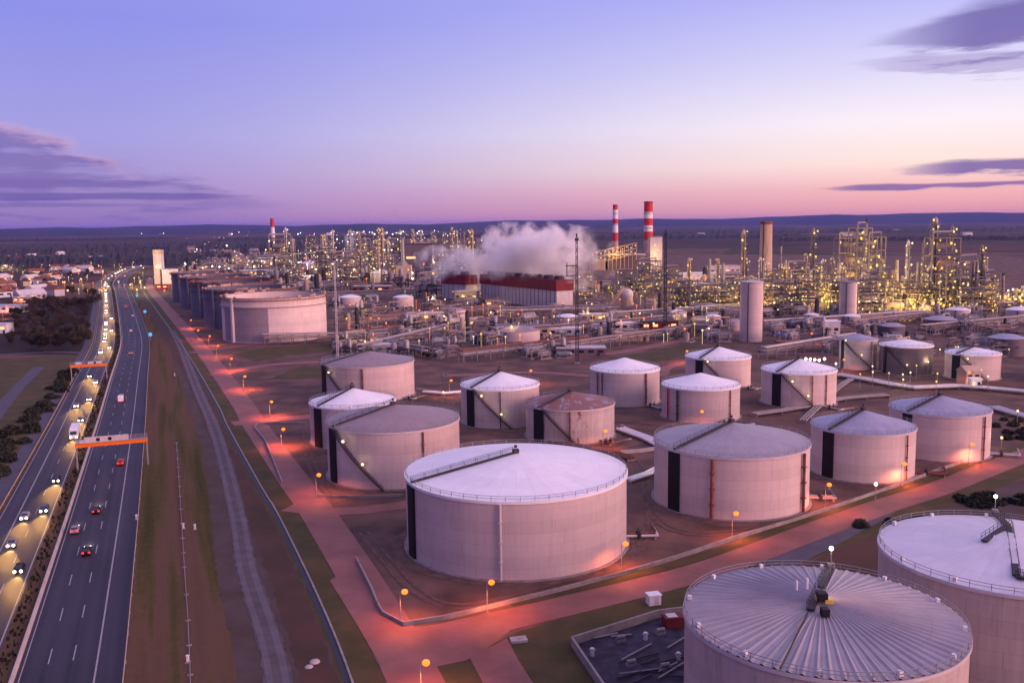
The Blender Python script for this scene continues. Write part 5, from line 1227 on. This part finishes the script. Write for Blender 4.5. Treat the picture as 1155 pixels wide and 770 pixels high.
# ================================================================== TREES
def make_tree(kind, seed, h=11.0):
    rnd = random.Random(seed); t = thing('tree', 'x', 'tree'); g = MB(); tips = []
    def limb(p, d, ln, r, lv):
        q = p + d * ln; g.tube(p, q, r, 6, r * .6)
        if lv < 3: tips.append(q); tips.append(p.lerp(q, .5))
        if lv == 0: return
        for k in range(rnd.randint(3, 4)):
            nd = (d * .7 + Vector((rnd.uniform(-1, 1), rnd.uniform(-1, 1), rnd.uniform(-.35, .7)))).normalized(); limb(p.lerp(q, rnd.uniform(.55, 1)), nd, ln * rnd.uniform(.6, .85), r * .55, lv - 1)
    limb(Vector((0, 0, -.2)), Vector((rnd.uniform(-.1, .1), rnd.uniform(-.1, .1), 1)).normalized(), h * .36, h * .024, 3)
    obj('trunk', g, M['bark'], t)
    c = MB(); s0 = .26 if kind else .36
    for q in tips:
        for k in range(12 if kind == 0 else 10):
            v = Vector((rnd.gauss(0, 1), rnd.gauss(0, 1), rnd.gauss(0, .9))) * h * .06; p = q + v; s = s0 * rnd.uniform(.5, 1.4)
            if p.z < .8: continue
            a = Vector((rnd.uniform(-1, 1), rnd.uniform(-1, 1), rnd.uniform(-1, 1))).normalized(); b = a.orthogonal().normalized()
            if kind == 0: c.quad(p - a * s - b * s * .6, p + a * s - b * s * .6, p + a * s + b * s * .6, p - a * s + b * s * .6)
            else: c.quad(p - a * s * 1.6 - b * s * .16, p + a * s * 1.6 - b * s * .16, p + a * s * 1.6 + b * s * .16, p - a * s * 1.6 + b * s * .16)
    obj('crown', c, M['leaf'] if kind == 0 else M['twig'], t)
    return t
def make_bush(seed, r=1.6):
    rnd = random.Random(seed); c = MB()
    for k in range(420):
        v = Vector((rnd.gauss(0, 1), rnd.gauss(0, 1), rnd.gauss(0, 1))); v = v.normalized() * r * rnd.uniform(.4, 1.1); p = Vector((v.x, v.y, abs(v.z) * .8 + .1)); s = .22 * rnd.uniform(.6, 1.4)
        a = Vector((rnd.uniform(-1, 1), rnd.uniform(-1, 1), rnd.uniform(-1, 1))).normalized(); b = a.orthogonal().normalized()
        c.quad(p - a * s - b * s * .6, p + a * s - b * s * .6, p + a * s + b * s * .6, p - a * s + b * s * .6)
    t = thing('bush', 'x', 'bush'); obj('foliage', c, M['bush'], t)
    g = MB()
    for k in range(4): a = k * PI / 2; g.tube((0, 0, 0), (.6 * r * math.cos(a), .6 * r * math.sin(a), r * .6), .06, 5, .02)
    obj('stem', g, M['bark'], t)
    return t
rnd = random.Random(3)
def tree_at(px, py, tpl, grp, s=None, i=None):
    i = rnd.randrange(4) if i is None else i; s = s or rnd.uniform(.65, 1.1)
    return place(('tree', i), lambda: make_tree(0 if i < 2 else 1, i + 3), px, py, tpl, grp, rnd.uniform(0, 6), (s, s, s * rnd.uniform(.85, 1.15)))
pg('wood_floor', [(-40, 345), (50, 338), (108, 335), (104, 360), (98, 400), (10, 400), (-40, 400)], 0.07, mat('leaf_litter', (.022, .014, .010), 1, .4, .2, space='w'))
for k in range(98):
    py = rnd.uniform(342, 397); tree_at(rnd.uniform(8 + (397 - py) * .1, 100 - (py - 346) * .08), py, 'tree with dark crown in the grove by the motorway, {n} from the left', 'trees of the dark grove')
for k in range(26): tree_at(rnd.uniform(-20, 115), rnd.uniform(300, 336), 'tree among the village houses, {n} from the left', 'village trees', rnd.uniform(.7, 1.0))
for k in range(10): tree_at(rnd.uniform(95, 112), rnd.uniform(332, 345), 'tree at the grove end nearest the motorway, {n} from the left', 'trees at the grove end', .8)
def bush_at(px, py, tpl, grp, s=None):
    i = rnd.randrange(3); s = s or rnd.uniform(.7, 1.5)
    return place(('bush', i), lambda: make_bush(i + 60), px, py, tpl, grp, rnd.uniform(0, 6), (s * rnd.uniform(1, 1.5), s, s))
for k in range(60):
    f = rnd.random(); py = 420 + 130 * f; x0 = 88 - (py - 420) * .72
    bush_at(x0 - rnd.uniform(2, 16 + 26 * f), py, 'dark bush beside the service road, {n} from the left', 'roadside bushes', rnd.uniform(.9, 1.7))
for k in range(22): bush_at(rnd.uniform(1075, 1165), rnd.uniform(559, 573), 'bush in row behind the forked-walkway tank, {n} from left', 'bushes behind the forked-walkway tank', rnd.uniform(.7, 1.1))
for k in range(12): bush_at(rnd.uniform(965, 1040), rnd.uniform(585, 602), 'low bush between the two huge tanks, {n} from left', 'bushes between the huge tanks', rnd.uniform(.6, .9))
for k in range(16): bush_at(rnd.uniform(1122, 1165), rnd.uniform(474, 500), 'lamp-lit bush by the pipe manifold, {n} from the left', 'bushes by the pipe manifold', rnd.uniform(.7, 1.2))
for k in range(14): tree_at(rnd.uniform(440, 520), rnd.uniform(396, 408), 'dark low tree behind the rear mauve-roofed tank, {n} from the left', 'dark trees behind the mauve-roofed tank', .42)

# ================================================================== TRAFFIC
def car_prof(kind):
    if kind == 'van': return [(-2.6, .35), (-2.6, 2.25), (-2.4, 2.45), (1.2, 2.45), (1.9, 1.45), (2.6, 1.2), (2.65, .35)], 2.0
    if kind == 'truck': return [(-6, .9), (-6, 3.7), (3.2, 3.7), (3.2, .9)], 2.5
    return [(-2.15, .35), (-2.2, .95), (-1.95, 1.05), (-1.35, 1.45), (.25, 1.48), (1.0, 1.02), (2.0, .85), (2.2, .6), (2.15, .35)], 1.78
def make_vehicle(kind, paint, on_coming):
    prof, w = car_prof(kind); t = thing('truck' if kind == 'truck' else ('van' if kind == 'van' else 'car'), 'x', 'truck' if kind == 'truck' else ('van' if kind == 'van' else 'car'))
    n_ = len(prof); vs = []
    for y, k in ((-w / 2, .0), (w / 2, .0)):
        for x, z in prof:
            inset = .16 if z > 1.1 and kind == 'car' else 0
            vs.append((x, y + (inset if y < 0 else -inset), z))
    fs = [tuple(range(n_)), tuple(reversed(range(n_, 2 * n_)))] + [(i, n_ + i, n_ + (i + 1) % n_, (i + 1) % n_) for i in range(n_)]
    obj('body', MB().add(vs, fs), paint, t)
    if kind == 'truck':
        obj('cab', MB().add([(3.4, -1.22, .5), (5.4, -1.22, .5), (5.5, -1.22, 1.8), (5.1, -1.22, 3.1), (3.4, -1.22, 3.2), (3.4, 1.22, .5), (5.4, 1.22, .5), (5.5, 1.22, 1.8), (5.1, 1.22, 3.1), (3.4, 1.22, 3.2)], [(0, 1, 2, 3, 4), (9, 8, 7, 6, 5), (0, 5, 6, 1), (1, 6, 7, 2), (2, 7, 8, 3), (3, 8, 9, 4), (4, 9, 5, 0)]), M['white'], t)
        obj('windscreen', MB().quad((5.52, -1.05, 1.85), (5.52, 1.05, 1.85), (5.17, 1.0, 2.95), (5.17, -1.0, 2.95)), M['glass'], t)
        xf, xr, ws = 5.48, -6.02, (4.6, -4.6, -3.3)
    elif kind == 'van':
        obj('windscreen', MB().quad((1.27, -.85, 2.4), (1.27, .85, 2.4), (1.93, .88, 1.5), (1.93, -.88, 1.5)), M['glass'], t)
        for s in (-1, 1): obj('side_window', MB().box((.7, s * 1.01, 1.85), (1.0, .03, .6)), M['glass'], t)
        xf, xr, ws = 2.64, -2.6, (1.75, -1.7)
    else:
        obj('windscreen', MB().quad((.30, -.66, 1.46), (.30, .66, 1.46), (1.0, .72, 1.05), (1.0, -.72, 1.05)), M['glass'], t)
        obj('rear_window', MB().quad((-1.40, -.66, 1.45), (-1.96, -.72, 1.08), (-1.96, .72, 1.08), (-1.40, .66, 1.45)), M['glass'], t)
        for s in (-1, 1): obj('side_window', MB().add([(-1.45, s * .80, 1.1), (.75, s * .80, 1.1), (.15, s * .745, 1.40), (-1.2, s * .745, 1.40)], [(0, 1, 2, 3)]), M['glass'], t)
        xf, xr, ws = 2.18, -2.19, (1.35, -1.35)
    for x in ws:
        for s in (-1, 1):
            rr = .5 if kind == 'truck' else .33
            wh = obj('wheel', MB().tube((x, s * (w / 2 - .24), rr), (x, s * (w / 2 + .02), rr), rr, 14), M['rubber'], t, True)
            obj('rim', MB().tube((x, s * (w / 2 + .02), rr), (x, s * (w / 2 + .04), rr), rr * .6, 10), M['steel'], wh)
    for s in (-1, 1):
        obj('headlight', MB().sphere((xf, s * (w / 2 - .3), .75 if kind != 'truck' else 1.0), .29 if on_coming else .16, 8, 6), E_HEAD, t, True)
        obj('tail_light', MB().box((xr - .04, s * (w / 2 - .26), .85 if kind != 'truck' else 1.1), (.1, .42, .30)), E_TAIL, t)
    return t
VP = {}
pm = {'black': M['black'], 'grey': M['grey_paint'], 'white': M['white'], 'red': M['red'], 'silver': M['steel'], 'blue': mat('blue_car_paint', (.02, .04, .12), .3)}
def vehicle(px, py, kind, paint, coming, label, lanes, light=0, group=None, tpl=None):
    p = gp(px, py, .7); i, off = mw_at(p); off = min(lanes, key=lambda l: abs(l - off))
    d = NMW[i]; along = Vector((-d.y, d.x)); s = (Vector((p.x, p.y)) - MW[i]).dot(along); q = MW[i] + along * s + d * off
    rz = math.atan2(along.y, along.x) + (PI if coming else 0); key = (kind, paint, coming)
    if key not in VP: o = VP[key] = make_vehicle(kind, pm[paint], coming); o.location = (q.x, q.y, .1); o.rotation_euler = (0, 0, rz)
    else: o = copy_tree(VP[key], (q.x, q.y, .1), rz)
    if tpl: series(o, tpl, group, 'y')
    else: o['label'] = label
    if group: o['group'] = group
    if light:
        hx = {'car': 2.5, 'van': 2.9, 'truck': 5.9}[kind]
        lamp_light(o, (hx, 0, .8), (1, .50, .12) if coming else (1, .75, .45), light * 1.6, .25, math.radians(52), (0, -math.radians(90 - 20), 0), .9)
    return o
IN, OUT = (-5.7, -9.5), (2.9, 6.6, 10.3)
g1, g2 = 'oncoming cars with headlights', 'cars with red tail lights'
for px, py, kd, pt, lb in ((22, 641, 'car', 'black', 'dark car with headlights, nearest oncoming one at the median side'), (17, 612, 'car', 'grey', 'grey oncoming car beside the guardrail, just beyond the nearest one'), (28, 582, 'car', 'silver', 'silver oncoming car in the outer lane, abreast of another with bright lights'),
        (50, 574, 'car', 'blue', 'dark blue oncoming car in the median lane, paired with a silver one'), (70, 540, 'car', 'black', 'black oncoming car alone below the near gantry leg'), (90, 490, 'truck', 'white', 'white box truck with headlights just beyond the near gantry'),
        (94, 473, 'car', 'blue', 'dark blue oncoming car right behind the white truck'), (88, 457, 'car', 'grey', 'grey oncoming car second behind the white truck'), (98, 450, 'car', 'silver', 'silver oncoming car two places behind the truck, median lane'),
        (101, 424, 'car', 'black', 'black oncoming car in the outer lane just before the far gantry'), (108, 431, 'car', 'white', 'white oncoming car in the median lane just before the far gantry'), (117, 397, 'van', 'white', 'white van just past the far gantry with headlights on'), (124, 392, 'car', 'grey', 'grey oncoming car beside the white van past the far gantry')):
    vehicle(px, py, kd, pt, True, lb, IN, 16000, g1)
rnd = random.Random(17)
for px, py in ((117, 379), (123, 373), (118, 366), (123, 359), (119, 350), (118, 344), (121, 338), (117, 332), (119, 327), (117, 322), (120, 318), (119, 314), (123, 311), (128, 308), (134, 306), (141, 303.5), (149, 301), (158, 299), (168, 296.5)) + tuple((118 + rnd.uniform(-2, 3), rnd.uniform(312, 385)) for _ in range(16)) + tuple((lambda u: (121 + 60 * u ** 1.1, 310 - 16 * u ** .6))(rnd.random()) for _ in range(14)):
    vehicle(px, py, 'car', rnd.choice(['blue', 'grey', 'black', 'black']), True, None, IN, 16000 if py > 335 else 0, 'distant oncoming cars', 'oncoming car beyond the far gantry, {n} from the near end')
for px, py, kd, pt, lb in ((95, 621, 'car', 'black', 'black car with red tail lights, nearest on the outbound lanes'), (80, 597, 'car', 'silver', 'silver car with red tail lights hugging the median barrier'), (105, 575, 'car', 'black', 'dark outbound car alone in the middle lane below the near gantry'),
        (135, 521, 'car', 'red', 'red car with tail lights passing under the near gantry'), (133, 451, 'van', 'white', 'white van with red tail lights beyond the near gantry'), (141, 446, 'car', 'grey', 'grey outbound car beside the white van'), (148, 398, 'car', 'grey', 'grey outbound car alone abreast of the far gantry')):
    vehicle(px, py, kd, pt, False, lb, OUT, 2500, g2)
for px, py in ((146, 373), (149, 356), (143, 346), (150, 345), (146, 336), (140, 330), (138, 324), (134, 318), (131, 313), (137, 309), (143, 307), (152, 303), (160, 300), (168, 298)):
    vehicle(px, py, rnd.choice(['car', 'car', 'van']), rnd.choice(['white', 'grey', 'black']), False, None, OUT, 0, 'distant outbound cars', 'outbound vehicle beyond the far gantry, {n} from the near end')

# gantries
def gantry(label, px, py, off0, off1, zc, panels, panel_side=-1, drop=None):
    p = gp(px, py, 0); i, _ = mw_at(p); d = NMW[i]; c = MW[i]; rz = math.atan2(d.y, d.x)
    t = thing('sign_gantry', label, 'gantry', (c.x, c.y, 0), rz); w = off1 - off0; m_ = (off0 + off1) / 2
    obj('beam', MB().box((m_, 0, zc), (w, 1.0, 1.15)), M['orange'], t)
    g = MB()
    for x in (off0 + .3, off1 - .3): g.box((x, 0, (zc - .5) / 2), (.45, .45, zc - .5))
    obj('leg', MB().box((off0 + .3, 0, (zc - .58) / 2), (.45, .45, zc - .58)), M['steel'], t); obj('leg', MB().box((off1 - .3, 0, (zc - .58) / 2), (.45, .45, zc - .58)), M['steel'], t)
    g = MB()
    for y in (-.7, .7):
        for z in (.62, 1.2, 1.8): g.tube((off0, y, zc + z), (off1, y, zc + z), .06, 4)
        for k in range(int(w / 1.5) + 1): g.tube((off0 + k * 1.5, y, zc + .58), (off0 + k * 1.5, y, zc + 1.8), .05, 4)
    obj('railing', g, M['steel'], t)
    obj('catwalk', MB().box((m_, 0, zc + .61), (w, 1.5, .06)), M['steel'], t)
    for x, w_, h_, holes in panels:
        pn = obj('sign_panel', MB().box((x, -.95, zc + .7 + h_ / 2), (w_, .3, h_)), M['pale_paint'], t)
        for hx in holes: obj('lane_signal', MB().box((x + hx, -1.13, zc + .7 + h_ / 2), (.95, .08, .95)), M['black'], pn)
    return t
gantry('near orange beam gantry with pale panels over the outbound lanes', 119, 533, -1.4, 18.4, 7.6, [(7.2, 12.0, 1.7, (-2.3, .9)), (.6, 1.4, 1.0, ())])
gantry('far orange beam gantry lit amber over the oncoming lanes', 112, 428, -16.6, -1.0, 7.4, [(-6, 6, 1.2, (0,)), (-13, 2.5, 1.2, ())])
p = gp(116, 546); i, _ = mw_at(p)
for px, py in ((154.5, 334), (163.5, 352), (169.5, 378)):
    o = post_lamp(gp(px, py, 3.4), 'b', 3.0, 1.25); series(o, 'blue lit roadside signal at the outbound motorway edge, {n} from the left', 'blue roadside signals')
for px, py, lb in ((207, 596, 'pale marker stump in the grass strip beside the track'), (220, 597, 'white marker post in the grass strip beside the track'), (154, 586, 'white post at the outbound motorway edge'), (212, 747, 'small marker stone on the grass strip near the bottom edge'), (197, 424, 'small white post in the grass between motorway and far track')):
    p = gp(px, py); t = thing('marker_post', lb, 'post', (p.x, p.y, 0)); obj('post', MB().box((0, 0, .6), (.35, .25, 1.2)).box((0, 0, 1.25), (.5, .4, .12)), M['white'], t); obj('base', MB().box((0, 0, .08), (.8, .8, .16)), M['concrete'], t)
pipe_run([(199, 500), (203, 560), (208, 640), (212, 700), (216, 800)], 'thin pale pipe along the grass strip by the motorway', 1, .07, .3, 'grey_paint')
# kiosk and compound in the near corner
p = gp(737, 681); t = thing('kiosk', 'small white box kiosk on the grass beside the nearest tank', 'kiosk', (p.x, p.y, 0), .25)
obj('body', MB().box((0, 0, 1.0), (2.3, 1.8, 1.9)), M['white'], t); obj('roof', MB().box((0, 0, 2.02), (2.6, 2.1, .14)), M['white'], t); obj('door', MB().box((.3, -.93, .95), (.8, .06, 1.6)), M['pale_paint'], t)
p = gp(759, 706); t = thing('red_skip', 'dull red container at the compound beside the nearest tank', 'container', (p.x, p.y, 0), .2)
obj('body', MB().box((0, 0, 1.0), (3.4, 2.2, 2.0)), mat('dull_red_paint', (.16, .02, .025), .7, .3, .8), t); obj('lid', MB().box((-.3, 0, 2.06), (1.8, 1.6, .12)), M['pale_paint'], t); obj('corner_post', MB().box((-1.72, -1.12, 1), (.12, .12, 2)).box((1.72, -1.12, 1), (.12, .12, 2)), M['dark'], t)
p = gp(585, 723); t = thing('concrete_slab', 'small pale slab lying on the grass plot', 'slab', (p.x, p.y, 0), .2); obj('slab', MB().box((0, 0, .3), (2.8, 1.8, .5)), M['pale_concrete'], t); obj('hatch', MB().box((.2, 0, .58), (1.0, .8, .06)), M['steel'], t)
def compound():
    pts = G((645, 728), (742, 697), (800, 690), (830, 800), (700, 810))
    t = thing('pit_compound', 'walled dark pit compound beside the nearest tank', 'compound')
    for a, b in zip(pts[:2] + [pts[4]], pts[1:3] + [pts[0]]):
        d = b - a; c = (a + b) / 2; obj('wall', MB().box((c.x, c.y, .8), (d.length, .4, 1.6), math.atan2(d.y, d.x)), M['concrete'], t)
    obj('pit_floor', poly(MB(), [(q.x, q.y) for q in pts], .16), mat('pit_sludge', (.020, .014, .026), .8, 0, .35, (1, 1, 1), (.055, .042, .075), (.4, .7), space='w'), t)
    rn = random.Random(2)
    for k in range(14):
        q = gp(rn.uniform(680, 768), rn.uniform(718, 768)); a_ = rn.uniform(-.3, 1.2); l_ = rn.uniform(1.5, 4); g = MB().tube((q.x - l_ * math.cos(a_), q.y - l_ * math.sin(a_), .5), (q.x + l_ * math.cos(a_), q.y + l_ * math.sin(a_), .5), .15, 8); obj('pipe', g, M['grey_paint' if k % 2 else 'dark'], t, True)
    for px, py in ((700, 724), (745, 716), (712, 752), (750, 756)):
        q = gp(px, py); obj('pump', MB().box((q.x, q.y, .4), (1.6, .9, .5), .4).tube((q.x - .7, q.y - .2, 1.0), (q.x + .7, q.y + .2, 1.0), .36, 10), M['grey_paint'], t, True)
    for px, py in ((668, 740), (728, 722), (765, 745)):
        q = gp(px, py); obj('valve', MB().cyl((q.x, q.y, .16), .35, 1.3, 10).tube((q.x - .5, q.y, 1.2), (q.x + .5, q.y, 1.2), .12, 6), M['pale_paint'], t, True)
compound()
for px, py, lb in ((355, 747, 'pale flat stone in the bare ground beside the ditch'),):
    p = gp(px, py); t = thing('rubble_mound', lb, 'stone', (p.x, p.y, 0)); obj('stone', MB().sphere((0, 0, .15), .9, 9, 6, .45).sphere((-.6, -1.6, .1), .7, 9, 6, .4), M['pale_concrete'], t, True)
for kk, q in extra.items():
    if q.v: tag(obj('plant_lights', q, {'y': E_YEL, 'w': E_WARM, 'o': E_ORANGE, 'W': E_WHITE}[kk], None, True), kind='stuff')
finish_series()

# ================================================================== SKY, SUN, AIR
W = bpy.data.worlds.new('World'); S.world = W; W.use_nodes = True
nt = W.node_tree; N = nt.nodes; L = nt.links; bg = N['Background']
SUN_AZ, SUN_EL = math.radians(120), math.radians(12)
def _in(n, i, v):
    if isinstance(v, (int, float)): n.inputs[i].default_value = v
    elif isinstance(v, tuple): n.inputs[i].default_value = v
    else: L.new(v, n.inputs[i])
def m_(op, a, b=0.0, clamp=False):
    n = N.new('ShaderNodeMath'); n.operation = op; n.use_clamp = clamp; _in(n, 0, a); _in(n, 1, b); return n.outputs[0]
def sstep(x, a, b):
    n = N.new('ShaderNodeMapRange'); n.interpolation_type = 'SMOOTHSTEP'; _in(n, 0, x); n.inputs['From Min'].default_value = a; n.inputs['From Max'].default_value = b; return n.outputs[0]
def mixc(f, a, b):
    n = N.new('ShaderNodeMix'); n.data_type = 'RGBA'; _in(n, 0, f); _in(n, 6, a); _in(n, 7, b); return n.outputs[2]
def ramp(x, stops):
    n = N.new('ShaderNodeValToRGB'); _in(n, 0, x); e = n.color_ramp.elements
    for k, (p, c) in enumerate(stops):
        s = e[k] if k < 2 else e.new(p)
        s.position = p; s.color = c
    return n.outputs[0]
tc = N.new('ShaderNodeTexCoord'); sp = N.new('ShaderNodeSeparateXYZ'); L.new(tc.outputs['Generated'], sp.inputs[0])
x_, y_, z_ = sp.outputs; az = m_('ARCTAN2', x_, y_); zz = m_('MAXIMUM', z_, 0.0)
left = ramp(zz, [(0, lin(160, 124, 182)), (.03, lin(164, 138, 198)), (.09, lin(160, 152, 216)), (.2, lin(137, 137, 220)), (.36, (.42, .36, .80, 1)), (1, (.66, .54, .90, 1))])
right = ramp(zz, [(0, lin(232, 148, 154)), (.03, lin(244, 182, 182)), (.055, lin(253, 222, 212)), (.095, lin(247, 234, 240)), (.15, lin(214, 208, 240)), (.22, lin(176, 175, 238)), (.36, (.50, .45, .88, 1)), (1, (.66, .54, .90, 1))])
glow = ramp(zz, [(0, (1.6, .66, .55, 1)), (.06, (1.9, .95, .80, 1)), (.15, (2.0, 1.35, 1.25, 1)), (.35, (1.3, 1.0, 1.25, 1)), (1, (.66, .54, .90, 1))])
base = mixc(sstep(az, -.46, .46), left, right)
gl = m_('MULTIPLY', sstep(az, .54, 1.2), m_('SUBTRACT', 1.0, sstep(az, 2.1, 3.0)))
base = mixc(gl, base, glow)
# clouds: stretched streaky noise
mp = N.new('ShaderNodeCombineXYZ'); L.new(m_('MULTIPLY', az, 9.0), mp.inputs[0]); L.new(m_('MULTIPLY', z_, 75.0), mp.inputs[1])
no = N.new('ShaderNodeTexNoise'); no.inputs['Scale'].default_value = 1.0; no.inputs['Detail'].default_value = 7; no.inputs['Roughness'].default_value = .58; L.new(mp.outputs[0], no.inputs['Vector'])
nz = m_('SUBTRACT', no.outputs['Fac'], .5)
mp2 = N.new('ShaderNodeCombineXYZ'); L.new(m_('MULTIPLY', az, 26.0), mp2.inputs[0]); L.new(m_('MULTIPLY', z_, 90.0), mp2.inputs[1])
no2 = N.new('ShaderNodeTexNoise'); no2.inputs['Scale'].default_value = 1.0; no2.inputs['Detail'].default_value = 6; L.new(mp2.outputs[0], no2.inputs['Vector'])
nf = m_('SUBTRACT', no2.outputs['Fac'], .5)
def over(col, mask, cc): return mixc(mask, col, cc)
# bank low on one side
ztop = m_('ADD', .032, m_('MULTIPLY', .076, m_('POWER', m_('MAXIMUM', m_('DIVIDE', m_('SUBTRACT', -.23, az), .27), 0.0), 1.4)))
ed = m_('ADD', m_('SUBTRACT', ztop, z_), m_('ADD', m_('MULTIPLY', nf, .034), m_('MULTIPLY', nz, .030)))
bank = m_('MULTIPLY', sstep(ed, -.002, .012), sstep(m_('SUBTRACT', -.20, az), 0, .14))
bank = m_('MULTIPLY', bank, m_('ADD', .30, m_('MULTIPLY', sstep(m_('ADD', m_('MULTIPLY', z_, .6), m_('MULTIPLY', nz, .22)), .008, .045), .55)))
cb = mixc(m_('MAXIMUM', sstep(ed, .002, .016), sstep(az, -.44, -.34)), lin(206, 158, 190), lin(122, 102, 170))
base = over(base, bank, cb)
# streak clouds
def streak(col, a0, a1, zc, half, dens, c0, slope=0.0, amp=.02, sgn=1):
    az = m_('MULTIPLY', globals()['az'], sgn)
    grow = sstep(az, a0, a1); cz = m_('ADD', zc, m_('MULTIPLY', m_('SUBTRACT', az, a0), slope))
    d = m_('SUBTRACT', m_('MULTIPLY', grow, half), m_('ABSOLUTE', m_('ADD', m_('SUBTRACT', z_, cz), m_('MULTIPLY', nz, amp * .5))))
    d = m_('ADD', d, m_('MULTIPLY', nz, amp)); mk = m_('MULTIPLY', m_('MULTIPLY', sstep(d, 0.0, half * .55), grow), dens, True)
    return over(col, mk, c0)
CA = lambda px, py: (math.atan2(ray(px, py).x, ray(px, py).y), ray(px, py).z)
(ca0, cz0), (ca1, cz1) = CA(915, 62), CA(1155, 22); (da0, dz0), (da1, dz1) = CA(925, 76), CA(1155, 72)
base = streak(base, da0, da0 + .1, dz0 + .004, .013, .55, lin(160, 138, 190), (dz1 - dz0) / (da1 - da0), .05)
base = streak(base, ca0, ca0 + .16, cz0, .029, .92, lin(112, 96, 164), (cz1 - cz0) / (ca1 - ca0) * .9, .045)
base = streak(base, ca0 + .04, ca1, cz0 - .008, .016, .55, lin(132, 112, 172), (cz1 - cz0) / (ca1 - ca0) * .5, .06)
base = streak(base, .235, .33, .032, .0045, .8, lin(104, 90, 164), 0, .006, -1)
base = streak(base, .30, .37, .044, .005, .55, lin(112, 94, 164), 0, .008, -1)
base = streak(base, .26, .45, .0235, .003, .6, lin(112, 94, 162), 0, .004, -1)
base = streak(base, .36, .45, .0485, .0085, .9, lin(116, 92, 160), 0, .022)
base = streak(base, .295, .36, .0315, .0040, .85, lin(120, 90, 156), 0, .010)
# below the horizon: dusk ground colour
base = mixc(sstep(z_, -.02, 0.0), lin(80, 60, 90), base)
# clear-air scattering from the sky model, sun at the same place as the lamp
sk = N.new('ShaderNodeTexSky'); sk.sky_type = 'NISHITA'; sk.sun_disc = False; sk.sun_elevation = math.radians(2); sk.sun_rotation = SUN_AZ; sk.ozone_density = 4
sky = N.new('ShaderNodeMix'); sky.data_type = 'RGBA'; sky.blend_type = 'ADD'; sky.inputs[0].default_value = .03; L.new(base, sky.inputs[6]); L.new(sk.outputs[0], sky.inputs[7])
L.new(sky.outputs[2], bg.inputs['Color']); bg.inputs['Strength'].default_value = 1.0
W.cycles.sampling_method = 'MANUAL'; W.cycles.sample_map_resolution = 1024

sd = bpy.data.lights.new('sun', 'SUN'); sd.energy = 2.9; sd.angle = math.radians(35); sd.color = (1.0, .48, .45)
so = bpy.data.objects.new('sun', sd); COL.objects.link(so)
dv = Vector((math.sin(SUN_AZ) * math.cos(SUN_EL), math.cos(SUN_AZ) * math.cos(SUN_EL), math.sin(SUN_EL)))
so.rotation_euler = dv.to_track_quat('Z', 'Y').to_euler()

hz_b = MB().box((0, 0, 99.5), (81000, 81000, 201)); hm_ = bpy.data.materials.new('haze_air'); hm_.use_nodes = True
hn = hm_.node_tree; hn.nodes.remove(hn.nodes['Principled BSDF']); pv = hn.nodes.new('ShaderNodeVolumePrincipled')
pv.inputs['Color'].default_value = (.24, .30, 1.0, 1); pv.inputs['Density'].default_value = 2.2e-5; pv.inputs['Anisotropy'].default_value = .2
hn.links.new(pv.outputs[0], hn.nodes['Material Output'].inputs['Volume'])
tag(obj('haze', hz_b, hm_), kind='stuff')

# ------------------------------------------------------------------ render settings
S.render.engine = 'CYCLES'
cy = S.cycles; cy.use_denoising = True; cy.max_bounces = 8; cy.diffuse_bounces = 3; cy.glossy_bounces = 3; cy.volume_bounces = 6; cy.sample_clamp_indirect = 3; cy.sample_clamp_direct = 20
cy.use_light_tree = True; cy.volume_step_rate = 1.0; cy.volume_max_steps = 256
try: cy.denoiser = 'OPENIMAGEDENOISE'
except Exception: pass
S.view_settings.view_transform = 'Standard'; S.view_settings.look = 'None'; S.view_settings.exposure = 0.12; S.view_settings.gamma = 1.0; S.view_settings.use_curve_mapping = False
